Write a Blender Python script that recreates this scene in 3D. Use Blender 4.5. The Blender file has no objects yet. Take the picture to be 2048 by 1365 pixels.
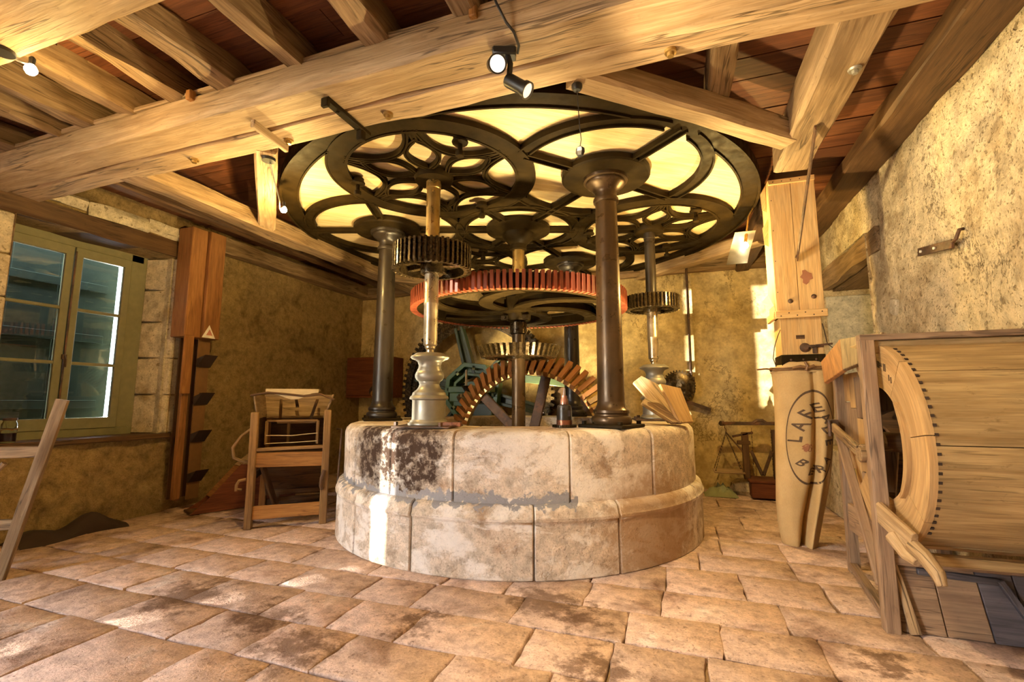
import bpy, bmesh, math, random
import numpy as np
from mathutils import Vector, Matrix, noise

S = bpy.context.scene
COL = S.collection
PI = math.pi
RND = random.Random(7)
def R(d): return math.radians(d)
def V(*a): return Vector(a)

# ------------------------------------------------------------------ camera, world, sun, exposure
cam_d = bpy.data.cameras.new('camera')
cam = bpy.data.objects.new('camera', cam_d)
COL.objects.link(cam)
cam_d.sensor_width = 36.0
cam_d.lens = 36.0 * 940.0 / 2048.0
cam_d.clip_start = 0.05
cam.location = (0, 0, 1.3)
cam.rotation_euler = (R(90 + 7.125), 0, R(19.3))
S.camera = cam

S.view_settings.view_transform = 'Standard'
S.view_settings.look = 'None'
S.view_settings.gamma = 1.0
S.view_settings.use_curve_mapping = False
S.view_settings.exposure = 0.36
S.cycles.use_denoising = True
S.cycles.max_bounces = 8
S.cycles.diffuse_bounces = 5
S.cycles.sample_clamp_indirect = 8.0
S.cycles.caustics_reflective = False
S.cycles.caustics_refractive = False

w = bpy.data.worlds.new('daylight'); S.world = w; w.use_nodes = True
w.node_tree.nodes['Background'].inputs[0].default_value = (0.80, 0.88, 1.0, 1)
w.node_tree.nodes['Background'].inputs[1].default_value = 92.0

def lamp(name, kind, loc, energy, color, size=0.05, aim=None, spot=None, blend=0.5):
    d = bpy.data.lights.new(name, kind); d.energy = energy; d.color = color
    if kind in ('POINT', 'SPOT'): d.shadow_soft_size = size
    if kind == 'SPOT': d.spot_size = R(spot); d.spot_blend = blend
    o = bpy.data.objects.new(name, d); COL.objects.link(o); o.location = loc
    if aim is not None:
        o.rotation_euler = (Vector(aim) - Vector(loc)).to_track_quat('-Z', 'Y').to_euler()
    return o

sun = lamp('low_sun', 'SUN', (-9, -8, 3), 14.0, (1.0, 0.93, 0.80), aim=(-9 + .6, -8 + 1.0, 3 - .012))
sun.data.angle = R(0.25)
# daylight comes in by the yard door in the left wall, behind the camera: a portal guides the world's light through it
pd = bpy.data.lights.new('yard_door_portal', 'AREA'); pd.shape = 'RECTANGLE'; pd.size = 3.5; pd.size_y = 3.2
pd.cycles.is_portal = True
po = bpy.data.objects.new('yard_door_portal', pd); COL.objects.link(po)
po.location = (-6.1, -3.15, 1.6); po.rotation_euler = (R(90), 0, R(-90))

WARM = (1.0, 0.66, 0.20)
LAMPS = dict(beam=20, brace=75, chute=90, twin_a=200, twin_b=185, pit=150, up_a=480, up_b=330, rear=300)

# ------------------------------------------------------------------ materials
def nt(name):
    m = bpy.data.materials.new(name); m.use_nodes = True
    t = m.node_tree; b = t.nodes['Principled BSDF']
    return m, t, b
def N(t, kind, **kw):
    n = t.nodes.new(kind)
    for k, v in kw.items():
        if k.startswith('i_'):
            key = k[2:]; key = int(key) if key.isdigit() else key
            n.inputs[key].default_value = v
        else: setattr(n, k, v)
    return n
def ramp(t, src, stops):
    r = t.nodes.new('ShaderNodeValToRGB'); e = r.color_ramp.elements
    while len(e) > 1: e.remove(e[-1])
    for i, (p, c) in enumerate(stops):
        el = e[0] if i == 0 else e.new(p)
        el.position = p; el.color = (c[0], c[1], c[2], 1) if hasattr(c, '__len__') else (c, c, c, 1)
    t.links.new(src, r.inputs[0]); return r.outputs[0]
def mix(t, fac, a, b, mode='MIX'):
    n = t.nodes.new('ShaderNodeMix'); n.data_type = 'RGBA'; n.blend_type = mode
    for s, v in ((n.inputs[0], fac), (n.inputs[6], a), (n.inputs[7], b)):
        if hasattr(v, 'links'): t.links.new(v, s)
        elif hasattr(v, '__len__'): s.default_value = (v[0], v[1], v[2], 1)
        else: s.default_value = v
    return n.outputs[2]
def coords(t, which, scale):
    if which == 'gv': src = N(t, 'ShaderNodeAttribute', attribute_name='gv').outputs['Vector']
    else: src = N(t, 'ShaderNodeTexCoord').outputs['Object']
    m = N(t, 'ShaderNodeMapping'); m.inputs['Scale'].default_value = scale
    t.links.new(src, m.inputs[0]); return m.outputs[0]
def noi(t, vec, scale, detail=5, rough=.55, dist=0.0):
    n = N(t, 'ShaderNodeTexNoise'); n.inputs['Scale'].default_value = scale; n.inputs['Detail'].default_value = detail
    n.inputs['Roughness'].default_value = rough; n.inputs['Distortion'].default_value = dist
    t.links.new(vec, n.inputs['Vector']); return n.outputs['Fac']
def bump(t, b, src, strength, dist=.01):
    n = N(t, 'ShaderNodeBump'); n.inputs['Strength'].default_value = strength; n.inputs['Distance'].default_value = dist
    t.links.new(src, n.inputs['Height'])
    t.links.new(n.outputs[0], b.inputs['Normal'])
def vary(t, col, amt):
    oi = N(t, 'ShaderNodeObjectInfo')
    g = ramp(t, oi.outputs['Random'], [(0, 1 - amt), (1, 1 + amt * .6)])
    return mix(t, 1.0, col, g, 'MULTIPLY')

def wood(name, light, dark, rough=.62, crack=.75, grain=1.0, bmp=.35, var=.12, dirt=.35):
    m, t, b = nt(name)
    g = noi(t, coords(t, 'gv', (1.1, 13, 13)), 1.7 * grain, 7, .62, .7)
    c = ramp(t, g, [(.30, dark), (.52, [(l + d) / 2 for l, d in zip(light, dark)]), (.70, light)])
    big = noi(t, coords(t, 'gv', (.8, 2.6, 2.6)), 1.3, 3)
    c = mix(t, ramp(t, big, [(.42, 0), (.68, dirt)]), c, [x * .55 for x in dark])
    fine = noi(t, coords(t, 'gv', (3, 70, 70)), 1.6, 3)
    c = mix(t, .6, c, ramp(t, fine, [(.3, .55), (.68, 1.04)]), 'MULTIPLY')
    sp = noi(t, coords(t, 'gv', (7, 16, 16)), 1.6, 5, .7, .5)
    c = mix(t, ramp(t, sp, [(.60, 0), (.70, dirt)]), c, [x * .5 for x in dark])
    ck = noi(t, coords(t, 'gv', (.45, 9, 9)), 1.9, 3, .5, .35)
    line = ramp(t, ck, [(.478, 0), (.494, 1), (.506, 1), (.522, 0)])
    gate = ramp(t, noi(t, coords(t, 'gv', (.9, 1.5, 1.5)), 1.0, 2), [(.44, 0), (.54, crack)])
    lm = mix(t, 1.0, line, gate, 'MULTIPLY')
    c = mix(t, lm, c, [x * .18 for x in dark])
    c = vary(t, c, var)
    t.links.new(c, b.inputs['Base Color']); b.inputs['Roughness'].default_value = rough
    b.inputs['Specular IOR Level'].default_value = .3
    h = mix(t, .5, g, fine); h = mix(t, lm, h, (0, 0, 0))
    bump(t, b, h, bmp, .006)
    return m

def stone(name, base, dark, pale, scale=1.0, rough=.85, bmp=.5, bd=.012, pits=.6, var=.0, extra=None, cracks=0):
    m, t, b = nt(name)
    o = coords(t, 'obj', (scale,) * 3)
    big = noi(t, o, 1.6, 6, .62, .4)
    c = ramp(t, big, [(.30, dark), (.47, base), (.60, base), (.74, pale)])
    mid = noi(t, o, 9.0, 6, .65)
    c = mix(t, .75, c, ramp(t, mid, [(.28, .46), (.60, 1.10)]), 'MULTIPLY')
    fine = noi(t, o, 48, 4, .6)
    c = mix(t, .55, c, ramp(t, fine, [(.3, .62), (.62, 1.05)]), 'MULTIPLY')
    pit = ramp(t, noi(t, o, 15, 3, .6, .3), [(.30, 1), (.37, 0)])
    pit2 = ramp(t, noi(t, o, 42, 3, .65, .2), [(.33, 1), (.40, 0)])
    pm = mix(t, pits, (0, 0, 0), mix(t, .8, pit, pit2, 'LIGHTEN'))
    c = mix(t, .5, c, ramp(t, noi(t, o, 4.2, 8, .75, .6), [(.34, .55), (.5, 1.0), (.62, 1.12)]), 'MULTIPLY')
    c = mix(t, pm, c, [x * .45 for x in dark])
    if cracks:
        cn = noi(t, coords(t, 'obj', (1, 1, .6)), .85, 9, .68, .2)
        cl = ramp(t, cn, [(.493, 0), (.4985, 1), (.5015, 1), (.507, 0)])
        cg = ramp(t, noi(t, o, 1.1, 2), [(.47, 0), (.56, cracks)])
        c = mix(t, mix(t, 1.0, cl, cg, 'MULTIPLY'), c, [x * .30 for x in dark])
        rp = ramp(t, noi(t, coords(t, 'obj', (1, 1, .7)), 1.05, 4, .6, .5), [(.53, 0), (.57, .6)])
        c = mix(t, mix(t, 1.0, rp, ramp(t, mid, [(.35, 1), (.6, .2)]), 'MULTIPLY'), c, [x * .8 for x in dark])
    if extra: c = extra(t, c, o)
    if var: c = vary(t, c, var)
    t.links.new(c, b.inputs['Base Color']); b.inputs['Roughness'].default_value = rough
    b.inputs['Specular IOR Level'].default_value = .25
    h = mix(t, .4, mid, fine); h = mix(t, pm, h, (0, 0, 0))
    bump(t, b, h, bmp, bd)
    return m

def metal(name, c1, c2, rough=.42, met=.75, scale=6.0, bmp=.05, rust=None, spec=.5):
    m, t, b = nt(name)
    o = coords(t, 'obj', (1, 1, 1))
    n = noi(t, o, scale, 6, .6, .3)
    c = ramp(t, n, [(.32, c2), (.66, c1)])
    if rust:
        c = mix(t, ramp(t, noi(t, o, scale * .6, 5, .65), [(.52, 0), (.68, .85)]), c, rust)
    t.links.new(c, b.inputs['Base Color'])
    b.inputs['Metallic'].default_value = met; b.inputs['Specular IOR Level'].default_value = spec
    r = ramp(t, noi(t, o, scale * 3, 4), [(.3, rough - .12), (.7, rough + .15)])
    t.links.new(r, b.inputs['Roughness'])
    bump(t, b, noi(t, o, scale * 9, 3), bmp, .003)
    return m
def plain(name, col, rough=.6, met=0.0):
    m, t, b = nt(name)
    o = coords(t, 'obj', (1, 1, 1))
    c = mix(t, .5, col, ramp(t, noi(t, o, 14, 4), [(.3, .7), (.7, 1.1)]), 'MULTIPLY')
    t.links.new(c, b.inputs['Base Color']); b.inputs['Roughness'].default_value = rough; b.inputs['Metallic'].default_value = met
    return m
def emit(name, col, s):
    m, t, b = nt(name); b.inputs['Base Color'].default_value = (*col, 1)
    b.inputs['Emission Color'].default_value = (*col, 1); b.inputs['Emission Strength'].default_value = s
    return m
def glass(name):
    m, t, b = nt(name); b.inputs['Base Color'].default_value = (.86, .95, .92, 1)
    b.inputs['Transmission Weight'].default_value = 1.0; b.inputs['Roughness'].default_value = .01; b.inputs['IOR'].default_value = 1.45
    return m

M = {}
M['oak'] = wood('pale_oak', (.60, .43, .25), (.31, .19, .085), dirt=.45)
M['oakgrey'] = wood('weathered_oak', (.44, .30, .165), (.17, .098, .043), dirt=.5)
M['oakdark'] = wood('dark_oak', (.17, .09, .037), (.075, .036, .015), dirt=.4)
M['board'] = wood('red_brown_board', (.20, .072, .026), (.095, .030, .012), crack=.5, dirt=.35, var=.25)
M['pine'] = wood('yellow_pine', (.84, .58, .27), (.66, .39, .14), crack=.2, dirt=.12, bmp=.15, rough=.5)
M['post'] = wood('reddish_pine', (.44, .20, .065), (.25, .10, .03), crack=.4, dirt=.25)
M['sifter'] = wood('amber_worn_wood', (.36, .21, .08), (.19, .10, .035), crack=.4)
M['drum'] = wood('aged_drum_pine', (.58, .41, .20), (.31, .19, .075), crack=.4, dirt=.6, rough=.5, var=.2)
M['tarare'] = wood('worn_grey_frame', (.40, .27, .17), (.22, .135, .085), crack=.6, dirt=.35)
M['ringwood'] = wood('tan_ring_wood', (.66, .44, .21), (.43, .25, .10), crack=.3, dirt=.25)
M['orange'] = wood('orange_stained_wood', (.46, .22, .06), (.28, .12, .03), crack=.4)
M['panelwood'] = wood('pale_plywood', (.94, .77, .46), (.70, .49, .22), crack=.0, dirt=.12, bmp=.08, grain=.8)
M['cog'] = wood('red_brown_cog_wood', (.40, .105, .045), (.19, .040, .018), crack=.0, dirt=.2, rough=.42, bmp=.1, var=.25)
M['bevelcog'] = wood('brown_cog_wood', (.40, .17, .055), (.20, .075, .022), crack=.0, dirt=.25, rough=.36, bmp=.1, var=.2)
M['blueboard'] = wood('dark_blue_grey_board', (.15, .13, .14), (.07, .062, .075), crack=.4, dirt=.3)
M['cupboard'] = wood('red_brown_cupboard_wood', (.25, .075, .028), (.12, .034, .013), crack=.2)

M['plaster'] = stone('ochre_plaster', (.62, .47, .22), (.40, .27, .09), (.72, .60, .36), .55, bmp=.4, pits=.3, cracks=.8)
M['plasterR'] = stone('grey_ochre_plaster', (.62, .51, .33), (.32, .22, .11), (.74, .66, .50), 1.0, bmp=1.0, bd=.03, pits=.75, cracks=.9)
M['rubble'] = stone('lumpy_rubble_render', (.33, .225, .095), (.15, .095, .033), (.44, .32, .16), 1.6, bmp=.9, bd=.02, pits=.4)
M['quoin'] = stone('limestone_quoin', (.62, .53, .38), (.40, .30, .17), (.70, .63, .50), 1.2, pits=.8, var=.12)
def flag_extra(t, c, o):
    tc = N(t, 'ShaderNodeTexCoord'); out = c; wob = noi(t, o, 4.5, 6, .72)
    for (x, y, r) in ((-3.15, 2.42, .30), (-.86, 3.12, .26), (-.58, 2.95, .13), (-1.95, 2.13, .22), (-.42, 2.48, .16), (-2.4, 2.35, .2), (-3.6, 1.5, .3), (.9, 3.0, .1), (-1.5, 2.6, .12)):
        d = N(t, 'ShaderNodeVectorMath', operation='DISTANCE'); d.inputs[1].default_value = (x, y, 0); t.links.new(tc.outputs['Object'], d.inputs[0])
        a = N(t, 'ShaderNodeMath', operation='MULTIPLY_ADD'); t.links.new(wob, a.inputs[0]); a.inputs[1].default_value = .9; t.links.new(d.outputs['Value'], a.inputs[2])
        out = mix(t, ramp(t, a.outputs[0], [(.42 + r*.55, .78), (.50 + r*.9, 0)]), out, (.12, .062, .035))
    return out
M['flag'] = stone('worn_flagstone', (.66, .475, .385), (.28, .165, .12), (.82, .70, .63), 1.5, bmp=.9, bd=.014, pits=.55, var=.16, rough=.75, extra=flag_extra)
M['mortar'] = stone('joint_mortar', (.36, .24, .14), (.16, .10, .06), (.50, .42, .34), 2.0)
M['ledge'] = stone('pale_reveal_plaster', (.60, .57, .48), (.36, .34, .26), (.68, .66, .6), 1.2)

def plinth_extra(t, c, o):
    sep = N(t, 'ShaderNodeSeparateXYZ'); tc = N(t, 'ShaderNodeTexCoord'); t.links.new(tc.outputs['Object'], sep.inputs[0])
    def near(p, r0, r1, wob=.5):
        d = N(t, 'ShaderNodeVectorMath', operation='DISTANCE'); d.inputs[1].default_value = p
        t.links.new(tc.outputs['Object'], d.inputs[0])
        a = N(t, 'ShaderNodeMath', operation='MULTIPLY_ADD'); t.links.new(noi(t, o, 6, 6, .7), a.inputs[0])
        a.inputs[1].default_value = wob; t.links.new(d.outputs['Value'], a.inputs[2])
        return ramp(t, a.outputs[0], [(r0, 1), (r1, 0)])
    bl = ramp(t, noi(t, coords(t, 'obj', (1.3, 1.3, 2.2)), 1.9, 7, .68, .4), [(.49, 0), (.545, .6), (.62, .8)])
    c = mix(t, bl, c, (.86, .80, .73))
    br = near((1.55, -1.15, .25), .75, 1.15, .8)
    c = mix(t, mix(t, 1.0, br, (.75, .75, .75), 'MULTIPLY'), c, (.36, .22, .11))
    # oily dark stain under the baluster, cement patches along the joint
    st = near((-.66, -1.73, .92), .56, .74)
    st2 = near((-.28, -1.84, .86), .50, .62)
    both = mix(t, 1.0, st, st2, 'LIGHTEN')
    tex = ramp(t, noi(t, o, 9, 6, .7), [(.34, .25), (.52, 1)])
    c = mix(t, mix(t, 1.0, both, tex, 'MULTIPLY'), c, (.050, .027, .016))
    zb = N(t, 'ShaderNodeMath', operation='MULTIPLY_ADD'); t.links.new(noi(t, o, 7, 5, .6), zb.inputs[0]); zb.inputs[1].default_value = -.30
    t.links.new(sep.outputs[2], zb.inputs[2])
    band = ramp(t, zb.outputs[0], [(.36, 0), (.372, 1), (.425, 1), (.440, 0)])
    xr = ramp(t, sep.outputs[0], [(0, 0), (.001, 1)])
    side = N(t, 'ShaderNodeMath', operation='LESS_THAN'); t.links.new(sep.outputs[0], side.inputs[0]); side.inputs[1].default_value = 1.0
    c = mix(t, mix(t, 1.0, band, side.outputs[0], 'MULTIPLY'), c, (.27, .26, .27))
    return c
M['plinth'] = stone('plinth_limestone', (.66, .54, .42), (.36, .23, .14), (.84, .77, .68), 1.5, bmp=.9, bd=.014, pits=.5, var=.10, extra=plinth_extra)

M['iron'] = metal('dark_cast_iron', (.024, .0145, .004), (.010, .006, .0018), .55, .0, 4, spec=.07)
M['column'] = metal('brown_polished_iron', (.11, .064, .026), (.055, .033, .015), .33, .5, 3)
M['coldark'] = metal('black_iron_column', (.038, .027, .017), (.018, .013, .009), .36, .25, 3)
M['steel'] = metal('worn_bright_steel', (.56, .47, .33), (.34, .26, .15), .33, .9, 5)
M['brass'] = metal('golden_oiled_steel', (.46, .30, .10), (.26, .16, .05), .32, .8, 5)
M['silver'] = metal('grey_painted_metal', (.34, .32, .26), (.24, .215, .16), .40, .5, 5)
M['zinc'] = metal('dull_zinc', (.16, .15, .12), (.09, .08, .06), .4, .5, 6)
M['grease'] = metal('greased_dark_metal', (.075, .048, .018), (.022, .014, .006), .25, .6, 10)
M['rust'] = metal('rusty_iron', (.11, .062, .035), (.045, .026, .016), .6, .3, 9, rust=(.20, .085, .035))
M['green'] = plain('green_machine_paint', (.060, .135, .060), .40)
M['darkgreen'] = plain('blackened_green_paint', (.030, .050, .028), .40)
M['greenpale'] = plain('yellow_green_paint', (.22, .26, .10), .5)
M['black'] = plain('black_plastic', (.012, .011, .010), .4)
M['lens'] = emit('lamp_lens', (1.0, .82, .62), 2.0)
M['lens2'] = emit('lamp_lens_dim', (1.0, .74, .50), 1.1)
M['bulb'] = emit('hot_bulb', (1.0, .86, .52), 45.0)
M['olive'] = plain('olive_window_paint', (.215, .20, .105), .55)
M['shutter'] = plain('grey_green_shutter', (.014, .018, .014), 1.0)
M['shutter'].node_tree.nodes['Principled BSDF'].inputs['Specular IOR Level'].default_value = 0
M['glass'] = glass('window_glass')
M['white'] = plain('white_card', (.85, .80, .72), .6)
M['pink'] = plain('faded_pink_print', (.55, .22, .17), .6)
M['ink'] = plain('dark_print_ink', (.10, .06, .03), .8)
M['stain'] = plain('red_brown_patch', (.30, .12, .055), .8)
M['rag'] = plain('grey_green_rag', (.30, .32, .18), .9)
M['soot'] = plain('dark_sacking', (.035, .018, .010), .9)
M['belt'] = plain('brown_leather_belt', (.20, .10, .035), .55)
M['chalk'] = plain('pale_worn_wood', (.50, .40, .24), .7)
M['bottle'] = metal('copper_oilcan', (.32, .12, .06), (.10, .045, .03), .3, .7, 8)
M['sackcloth'] = None
def sackcloth():
    m, t, b = nt('tan_jute_cloth')
    o = coords(t, 'obj', (1, 1, 1))
    c = ramp(t, noi(t, o, 3, 5, .6), [(.3, (.48, .32, .13)), (.7, (.60, .42, .20))])
    wv = noi(t, coords(t, 'obj', (220, 220, 60)), 1.0, 2)
    c = mix(t, .4, c, ramp(t, wv, [(.3, .75), (.7, 1.05)]), 'MULTIPLY')
    t.links.new(c, b.inputs['Base Color']); b.inputs['Roughness'].default_value = .9
    bump(t, b, wv, .25, .002)
    return m
M['sackcloth'] = sackcloth()

# ------------------------------------------------------------------ mesh builder
class MB:
    def __init__(s, M4=None):
        s.v = []; s.f = []; s.g = []; s.T = M4 or Matrix.Identity(4)
    def add(s, vs, fs, gs=None):
        o = len(s.v); k = RND.random() * 40
        for p in vs:
            s.v.append(tuple(s.T @ Vector(p)))
        gs = gs or vs
        for p in gs: s.g.append((p[0] + k, p[1] + k * .37, p[2] + k * .71))
        for f in fs: s.f.append(tuple(i + o for i in f))
        return s
    def box(s, c, size, rot=None):
        hx, hy, hz = [x / 2 for x in size]
        L = [(x, y, z) for z in (-hz, hz) for y in (-hy, hy) for x in (-hx, hx)]
        order = sorted(range(3), key=lambda i: -size[i])
        g = [(p[order[0]], p[order[1]], p[order[2]]) for p in L]
        rot = rot or Matrix.Identity(3)
        vs = [tuple(Vector(c) + rot @ Vector(p)) for p in L]
        return s.add(vs, [(0, 2, 3, 1), (4, 5, 7, 6), (0, 1, 5, 4), (2, 6, 7, 3), (0, 4, 6, 2), (1, 3, 7, 5)], g)
    def beam(s, a, b, w, h, up=(0, 0, 1), seg=0, rough=0.0, cham=0.0, taper=1.0):
        """a bar of section w x h from a to b; with seg > 0 it is rough-hewn"""
        a = Vector(a); b = Vector(b); d = b - a; L = d.length; d.normalize()
        side = d.cross(Vector(up)); side.normalize(); upv = side.cross(d)
        n = max(1, int(L / seg)) if seg else 1
        if cham:
            c = cham
            prof = [(-w/2+c, -h/2), (w/2-c, -h/2), (w/2, -h/2+c), (w/2, h/2-c), (w/2-c, h/2), (-w/2+c, h/2), (-w/2, h/2-c), (-w/2, -h/2+c)]
        else: prof = [(-w/2, -h/2), (w/2, -h/2), (w/2, h/2), (-w/2, h/2)]
        m = len(prof); vs = []; gs = []; k = RND.random() * 50
        for i in range(n + 1):
            x = L * i / n; tp = 1 + (taper - 1) * i / n
            for j, (u, q) in enumerate(prof):
                du = dq = 0
                if rough:
                    du = rough * noise.noise(Vector((x * 1.6 + k, j * 3.1, k))) * 1.6 + rough * .6 * noise.noise(Vector((x * 6 + k, j * 5.7, 9)))
                    dq = rough * noise.noise(Vector((x * 1.6 + k, j * 3.1, k + 20))) * 1.6 + rough * .6 * noise.noise(Vector((x * 6 + k, j * 5.7, 30)))
                vs.append(tuple(a + d * x + side * (u * tp + du) + upv * (q * tp + dq))); gs.append((x, u, q))
        fs = []
        for i in range(n):
            for j in range(m):
                j2 = (j + 1) % m
                fs.append((i*m + j, i*m + j2, (i+1)*m + j2, (i+1)*m + j))
        fs.append(tuple(range(m - 1, -1, -1))); fs.append(tuple(n*m + j for j in range(m)))
        return s.add(vs, fs, gs)
    def lathe(s, prof, c=(0, 0, 0), n=32, axis=None, caps=True):
        A = axis or Matrix.Identity(3); vs = []; gs = []
        for r, z in prof:
            for j in range(n):
                a = 2 * PI * j / n; p = Vector((r * math.cos(a), r * math.sin(a), z))
                vs.append(tuple(Vector(c) + A @ p)); gs.append((z, p.x, p.y))
        fs = []
        for i in range(len(prof) - 1):
            for j in range(n):
                j2 = (j + 1) % n
                fs.append((i*n + j, i*n + j2, (i+1)*n + j2, (i+1)*n + j))
        if caps:
            fs.append(tuple(range(n - 1, -1, -1))); fs.append(tuple((len(prof)-1)*n + j for j in range(n)))
        return s.add(vs, fs, gs)
    def cyl(s, a, b, r, n=16, r2=None):
        a = Vector(a); b = Vector(b); d = b - a
        q = d.to_track_quat('Z', 'Y').to_matrix()
        return s.lathe([(r, 0), (r if r2 is None else r2, d.length)], a, n, q)
    def tube(s, pts, r, n=8, rs=None):
        pts = [Vector(p) for p in pts]; vs = []; gs = []; prev = None; x = 0
        for i, p in enumerate(pts):
            d = (pts[min(i+1, len(pts)-1)] - pts[max(i-1, 0)]).normalized()
            if prev is None:
                ref = Vector((0, 0, 1)) if abs(d.z) < .9 else Vector((1, 0, 0)); u = d.cross(ref).normalized()
            else: u = (prev - d * prev.dot(d)).normalized()
            prev = u; q = d.cross(u); rr = rs[i] if rs else r
            if i: x += (pts[i] - pts[i-1]).length
            for j in range(n):
                a = 2*PI*j/n
                vs.append(tuple(p + (u*math.cos(a) + q*math.sin(a)) * rr)); gs.append((x, rr*math.cos(a), rr*math.sin(a)))
        fs = [(i*n+j, i*n+(j+1) % n, (i+1)*n+(j+1) % n, (i+1)*n+j) for i in range(len(pts)-1) for j in range(n)]
        fs.append(tuple(range(n-1, -1, -1))); fs.append(tuple((len(pts)-1)*n+j for j in range(n)))
        return s.add(vs, fs, gs)
    def ring(s, c, r0, r1, z0, z1, n=64, a0=0.0, a1=2*PI, prof=None):
        """annular sector; prof (list of (r, z)) replaces the plain rectangle"""
        full = abs(a1 - a0 - 2*PI) < 1e-6
        P = prof or [(r0, z0), (r1, z0), (r1, z1), (r0, z1)]; m = len(P); k = n if full else n + 1
        vs = []; gs = []
        for i in range(k):
            a = a0 + (a1 - a0) * i / n
            for r, z in P:
                vs.append((c[0] + r*math.cos(a), c[1] + r*math.sin(a), c[2] + z)); gs.append((r*a, r, z))
        fs = []
        for i in range(n):
            i2 = (i + 1) % k if full else i + 1
            for j in range(m):
                j2 = (j + 1) % m
                fs.append((i*m+j, i2*m+j, i2*m+j2, i*m+j2))
        if not full:
            fs.append(tuple(range(m))); fs.append(tuple(n*m + j for j in range(m-1, -1, -1)))
        return s.add(vs, fs, gs)
    def poly(s, pts, z0, z1, top=None):
        n = len(pts); vs = [(x, y, z0) for x, y in pts] + [(x, y, z1) for x, y in (top or pts)]
        fs = [tuple(range(n-1, -1, -1)), tuple(range(n, 2*n))] + [(i, (i+1) % n, n+(i+1) % n, n+i) for i in range(n)]
        return s.add(vs, fs)
    def plate(s, pts3, thick):
        """flat polygon given in 3-D, thickened along its normal"""
        P = [Vector(p) for p in pts3]; nrm = (P[1]-P[0]).cross(P[2]-P[0]).normalized() * thick / 2; n = len(P)
        vs = [tuple(p - nrm) for p in P] + [tuple(p + nrm) for p in P]
        ax = (P[1]-P[0]).normalized(); ay = nrm.normalized().cross(ax)
        gs = [((p-P[0]).dot(ax), (p-P[0]).dot(ay), q) for q in (-thick/2, thick/2) for p in P]
        fs = [tuple(range(n-1, -1, -1)), tuple(range(n, 2*n))] + [(i, (i+1) % n, n+(i+1) % n, n+i) for i in range(n)]
        return s.add(vs, fs, gs)
    def strip(s, pts, w, z0, z1, closed=False):
        """flat bar of width w that follows a 2-D polyline"""
        n = len(pts); P = [Vector(p) for p in pts]; vs = []; gs = []; x = 0
        for i in range(n):
            a = P[(i-1) % n] if closed or i else P[i]; b = P[(i+1) % n] if closed or i < n-1 else P[i]
            d = (b - a).normalized(); q = Vector((-d.y, d.x)) * w / 2
            if i: x += (P[i]-P[i-1]).length
            for sg, z in ((-1, z0), (1, z0), (1, z1), (-1, z1)):
                vs.append((P[i].x + sg*q.x, P[i].y + sg*q.y, z)); gs.append((x, sg*w/2, z))
        fs = []
        for i in range(n if closed else n-1):
            i2 = (i+1) % n
            for j in range(4): fs.append((i*4+j, i2*4+j, i2*4+(j+1) % 4, i*4+(j+1) % 4))
        if not closed: fs.append((0, 1, 2, 3)); fs.append(tuple((n-1)*4+j for j in (3, 2, 1, 0)))
        return s.add(vs, fs, gs)
    def rib(s, pts, w, z0, z1, lip=.014, closed=False):
        """cast rib: flat bar with a raised bead along each edge of its underside"""
        s.strip(pts, w, z0, z1, closed)
        n = len(pts); P = [Vector(p) for p in pts]
        for sg in (-1, 1):
            off = []
            for i in range(n):
                a = P[(i-1) % n] if closed or i else P[i]; b = P[(i+1) % n] if closed or i < n-1 else P[i]
                d = (b - a).normalized(); off.append((P[i].x - d.y*sg*(w/2-.008), P[i].y + d.x*sg*(w/2-.008)))
            s.strip(off, .016, z0 - lip, z0 + .002, closed)
        return s

ORG = {}
def org(o): return ORG.get(o.name, Vector((0, 0, 0)))
def tag(o, label=None, cat=None, group=None, kind=None):
    if label: o['label'] = label
    if cat: o['category'] = cat
    if group: o['group'] = group
    if kind: o['kind'] = kind
    return o
def empty(name, loc, label, cat, group=None):
    o = bpy.data.objects.new(name, None); COL.objects.link(o); o.location = loc; ORG[o.name] = Vector(loc)
    o.empty_display_size = .1
    return tag(o, label, cat, group)
def mesh_of(name, mb, mat, off=Vector((0, 0, 0)), smooth=True, ang=35):
    me = bpy.data.meshes.new(name)
    me.from_pydata([(x-off.x, y-off.y, z-off.z) for x, y, z in mb.v], [], mb.f)
    at = me.attributes.new('gv', 'FLOAT_VECTOR', 'POINT')
    at.data.foreach_set('vector', np.array(mb.g, dtype=np.float32).ravel())
    me.materials.append(M[mat] if isinstance(mat, str) else mat)
    if smooth:
        me.polygons.foreach_set('use_smooth', [True] * len(me.polygons)); me.set_sharp_from_angle(angle=R(ang))
    me.update()
    return me
def obj(name, mb, mat, parent=None, base=None, bevel=0.0, smooth=True, label=None, cat=None, group=None, kind=None, ang=35):
    off = org(parent) if parent else Vector(base or (0, 0, 0))
    me = mesh_of(name, mb, mat, off, smooth, ang)
    o = bpy.data.objects.new(name, me); COL.objects.link(o)
    if parent: o.parent = parent
    else: o.location = off
    ORG[o.name] = off
    if bevel:
        m = o.modifiers.new('bevel', 'BEVEL'); m.width = bevel; m.segments = 1; m.limit_method = 'ANGLE'; m.angle_limit = R(50)
    return tag(o, label, cat, group, kind)
def inst(name, me, parent, loc, rot):
    o = bpy.data.objects.new(name, me); COL.objects.link(o); o.parent = parent
    o.location = Vector(loc) - org(parent); o.rotation_euler = rot
    ORG[o.name] = Vector(loc)
    return o
def dup(root, loc, rotz=0.0, label=None):
    def cp(o, par):
        c = o.copy(); COL.objects.link(c); c.parent = par
        for ch in o.children: cp(ch, c)
        return c
    kids = list(root.children)
    r = root.copy(); COL.objects.link(r); r.location = loc; r.rotation_euler = (0, 0, rotz)
    for ch in kids: cp(ch, r)
    if label: r['label'] = label
    ORG[r.name] = Vector(loc)
    return r
def rotz(a): return Matrix.Rotation(a, 4, 'Z')
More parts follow.
